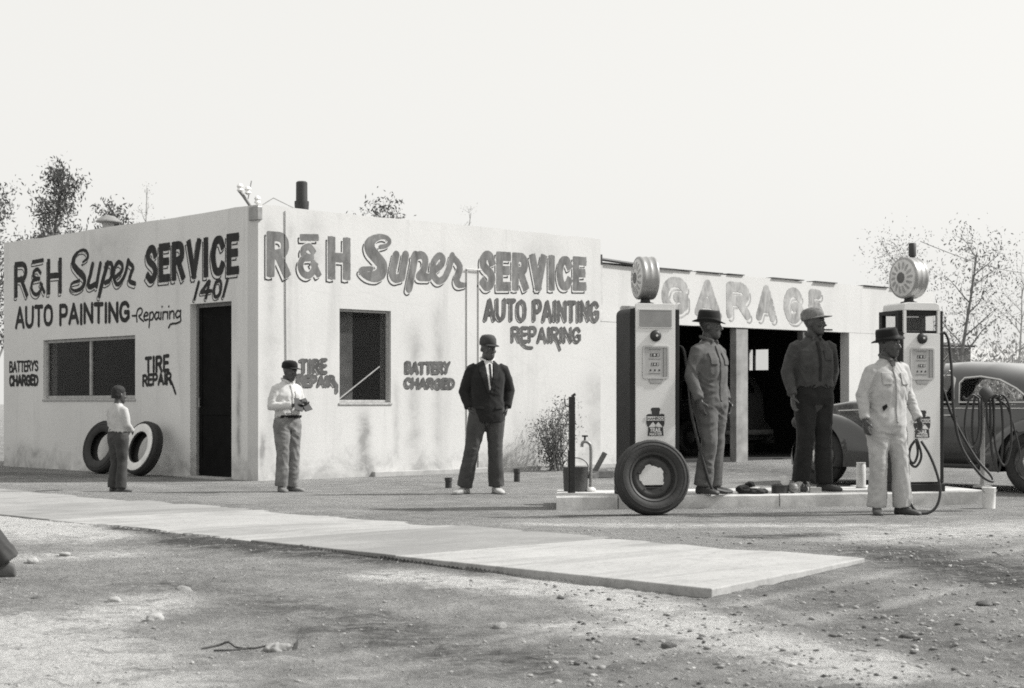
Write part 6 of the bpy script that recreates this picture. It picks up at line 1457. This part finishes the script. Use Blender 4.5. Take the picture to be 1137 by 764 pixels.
for px_, Y, h, lb, sd in ((150, 46, 7.2, 'thin bare tree standing faint above the street wall', 21), (172, 48, 6.3, 'second faint bare tree right of the tallest bare one', 22), (208, 50, 6.0, 'faint bare sapling nearest the building corner', 23), (492, 52, 7.2, 'faint bare tree above the middle of the front wall', 24), (352, 45, 5.6, 'faint bare twig top just right of the vent pipe', 25)):
    tree('bare_tree', lb, tb(px_, Y), h, (.03, 0, 1), 10, 1.0, .40, 4, .05, M['leaf_hazed'], M['bark_hazed'], sd, .045, .12, upright=2.2)
tree('leafy_tree', 'dark leafy tree top showing over the front wall parapet', tb(402, 33), 4.45, (.10, 0, 1), 18, 1.7, .50, 20, .09, M['leaf'], M['bark'], 33, .08, .15, upright=1.0)
tree('sparse_tree', 'slender leaning tree with sparse leaves right of the far pump', tb(1050, 40), 4.9, (.24, 0, 1), 16, 1.7, .22, 14, .08, M['leaf'], M['bark'], 44, .07, .30, group='trees at right')
tree('sparse_tree', 'faint thin tree standing behind the garage end', tb(1004, 47), 5.4, (-.06, 0, 1), 14, 2.1, .50, 14, .07, M['leaf'], M['bark_hazed'], 45, .04, .32, group='trees at right')
tree('sparse_tree', 'pale half-bare tree at the right edge', tb(1128, 44), 4.2, (.05, 0, 1), 14, 2.0, .25, 14, .06, M['leaf_hazed'], M['bark_hazed'], 47, .05, .35, group='trees at right')
def bush(label, base, r, h, n, size, mat, seed, stems=9, group='bushes'):
    rr = random.Random(seed); root = empty('shrub', base); tag(root, label, 'shrub', group); tm, cm = MB(), MB()
    for k in range(stems):
        az = rr.uniform(0, 6.3); top = Vector((r*rr.uniform(.2, .95)*math.cos(az), r*rr.uniform(.2, .95)*math.sin(az), h*rr.uniform(.6, 1.0))); mid = top*.5+Vector((rr.gauss(0, .05), rr.gauss(0, .05), .05))
        bs_ = Vector((rr.gauss(0, r*.22), rr.gauss(0, r*.22), -.03)); tm.tube([bs_, mid, top], [.012, .008, .004], 5)
        for f in (.22, .42, .62, .82, 1.0): leaves(cm, top*f, r*.22, n, size, rr)
    tm.build('stems', M['bark'], root); cm.build('foliage', mat, root); return root
q, _ = front(597, 500); p = C0+U*q-V*.32
bush('wispy green shrub against the front wall behind the hook post', (p.x, p.y, gz(p.x, p.y)), .46, 1.0, 40, .042, M['leaf'], 3, 17)
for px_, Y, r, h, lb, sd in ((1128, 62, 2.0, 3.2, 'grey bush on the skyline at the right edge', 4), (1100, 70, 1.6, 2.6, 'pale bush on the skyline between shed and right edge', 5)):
    p = tb(px_, Y); bush(lb, p, r, h, 26, .22, M['leaf_hazed'], sd, 16)
# ------------------------------------------------------------------ far buildings and the overhead wire
e = empty('shed', (at(1072, 448, 62).x-1.2, 62, 0), .25); tag(e, 'dark board shed far behind the grey sedan', 'shed')
m = MB(); m.box(-1.3, 1.55, 0, 3, 0, 3.15); m.build('wall', simple('weathered_boards', .16, .9, .3, 4), e)
m = MB(); m.add([(-1.45, -.15, 3.16), (1.62, -.15, 3.16), (1.62, 3.2, 3.45), (-1.45, 3.2, 3.45)], [(0, 1, 2, 3)]); o = m.build('roof', M['roofing'], e); o.modifiers.new('s', 'SOLIDIFY').thickness = .08
m = MB(); m.box(.2, .9, -.03, -.004, .05, 2.0); m.build('door', M['wood_dark'], e)
e = empty('far_house', (at(1140, 448, 85).x, 85, 0), -.1); tag(e, 'low white house far off at the right edge', 'house')
m = MB(); m.box(-4.5, 6, 0, 6, 0, 2.9); m.build('wall', simple('far_white_wall', .7, .9, .1, 1), e)
m = MB(); m.poly_prism([(-.3, 2.91), (6.3, 2.91), (3, 4.0)], -4.8, 6.3, plane='yz'); m.build('roof', simple('far_roof', .45, .9, .15, 1), e)
for x in (-3, -.2, 3): m = MB(); m.box(x, x+.9, -.03, -.003, 1.1, 2.2); m.build('window', M['dark_room'], e)
a, b = at(1022, 268, 34), at(1200, 305, 40); m = MB(); m.tube([a.lerp(b, t)+Vector((0, 0, -.25*math.sin(math.pi*t))) for t in np.linspace(0, 1, 14)], .008, 5)
tag(m.build('overhead_wire', M['bark'], None), 'thin sagging overhead wire crossing the sky at right', 'wire')
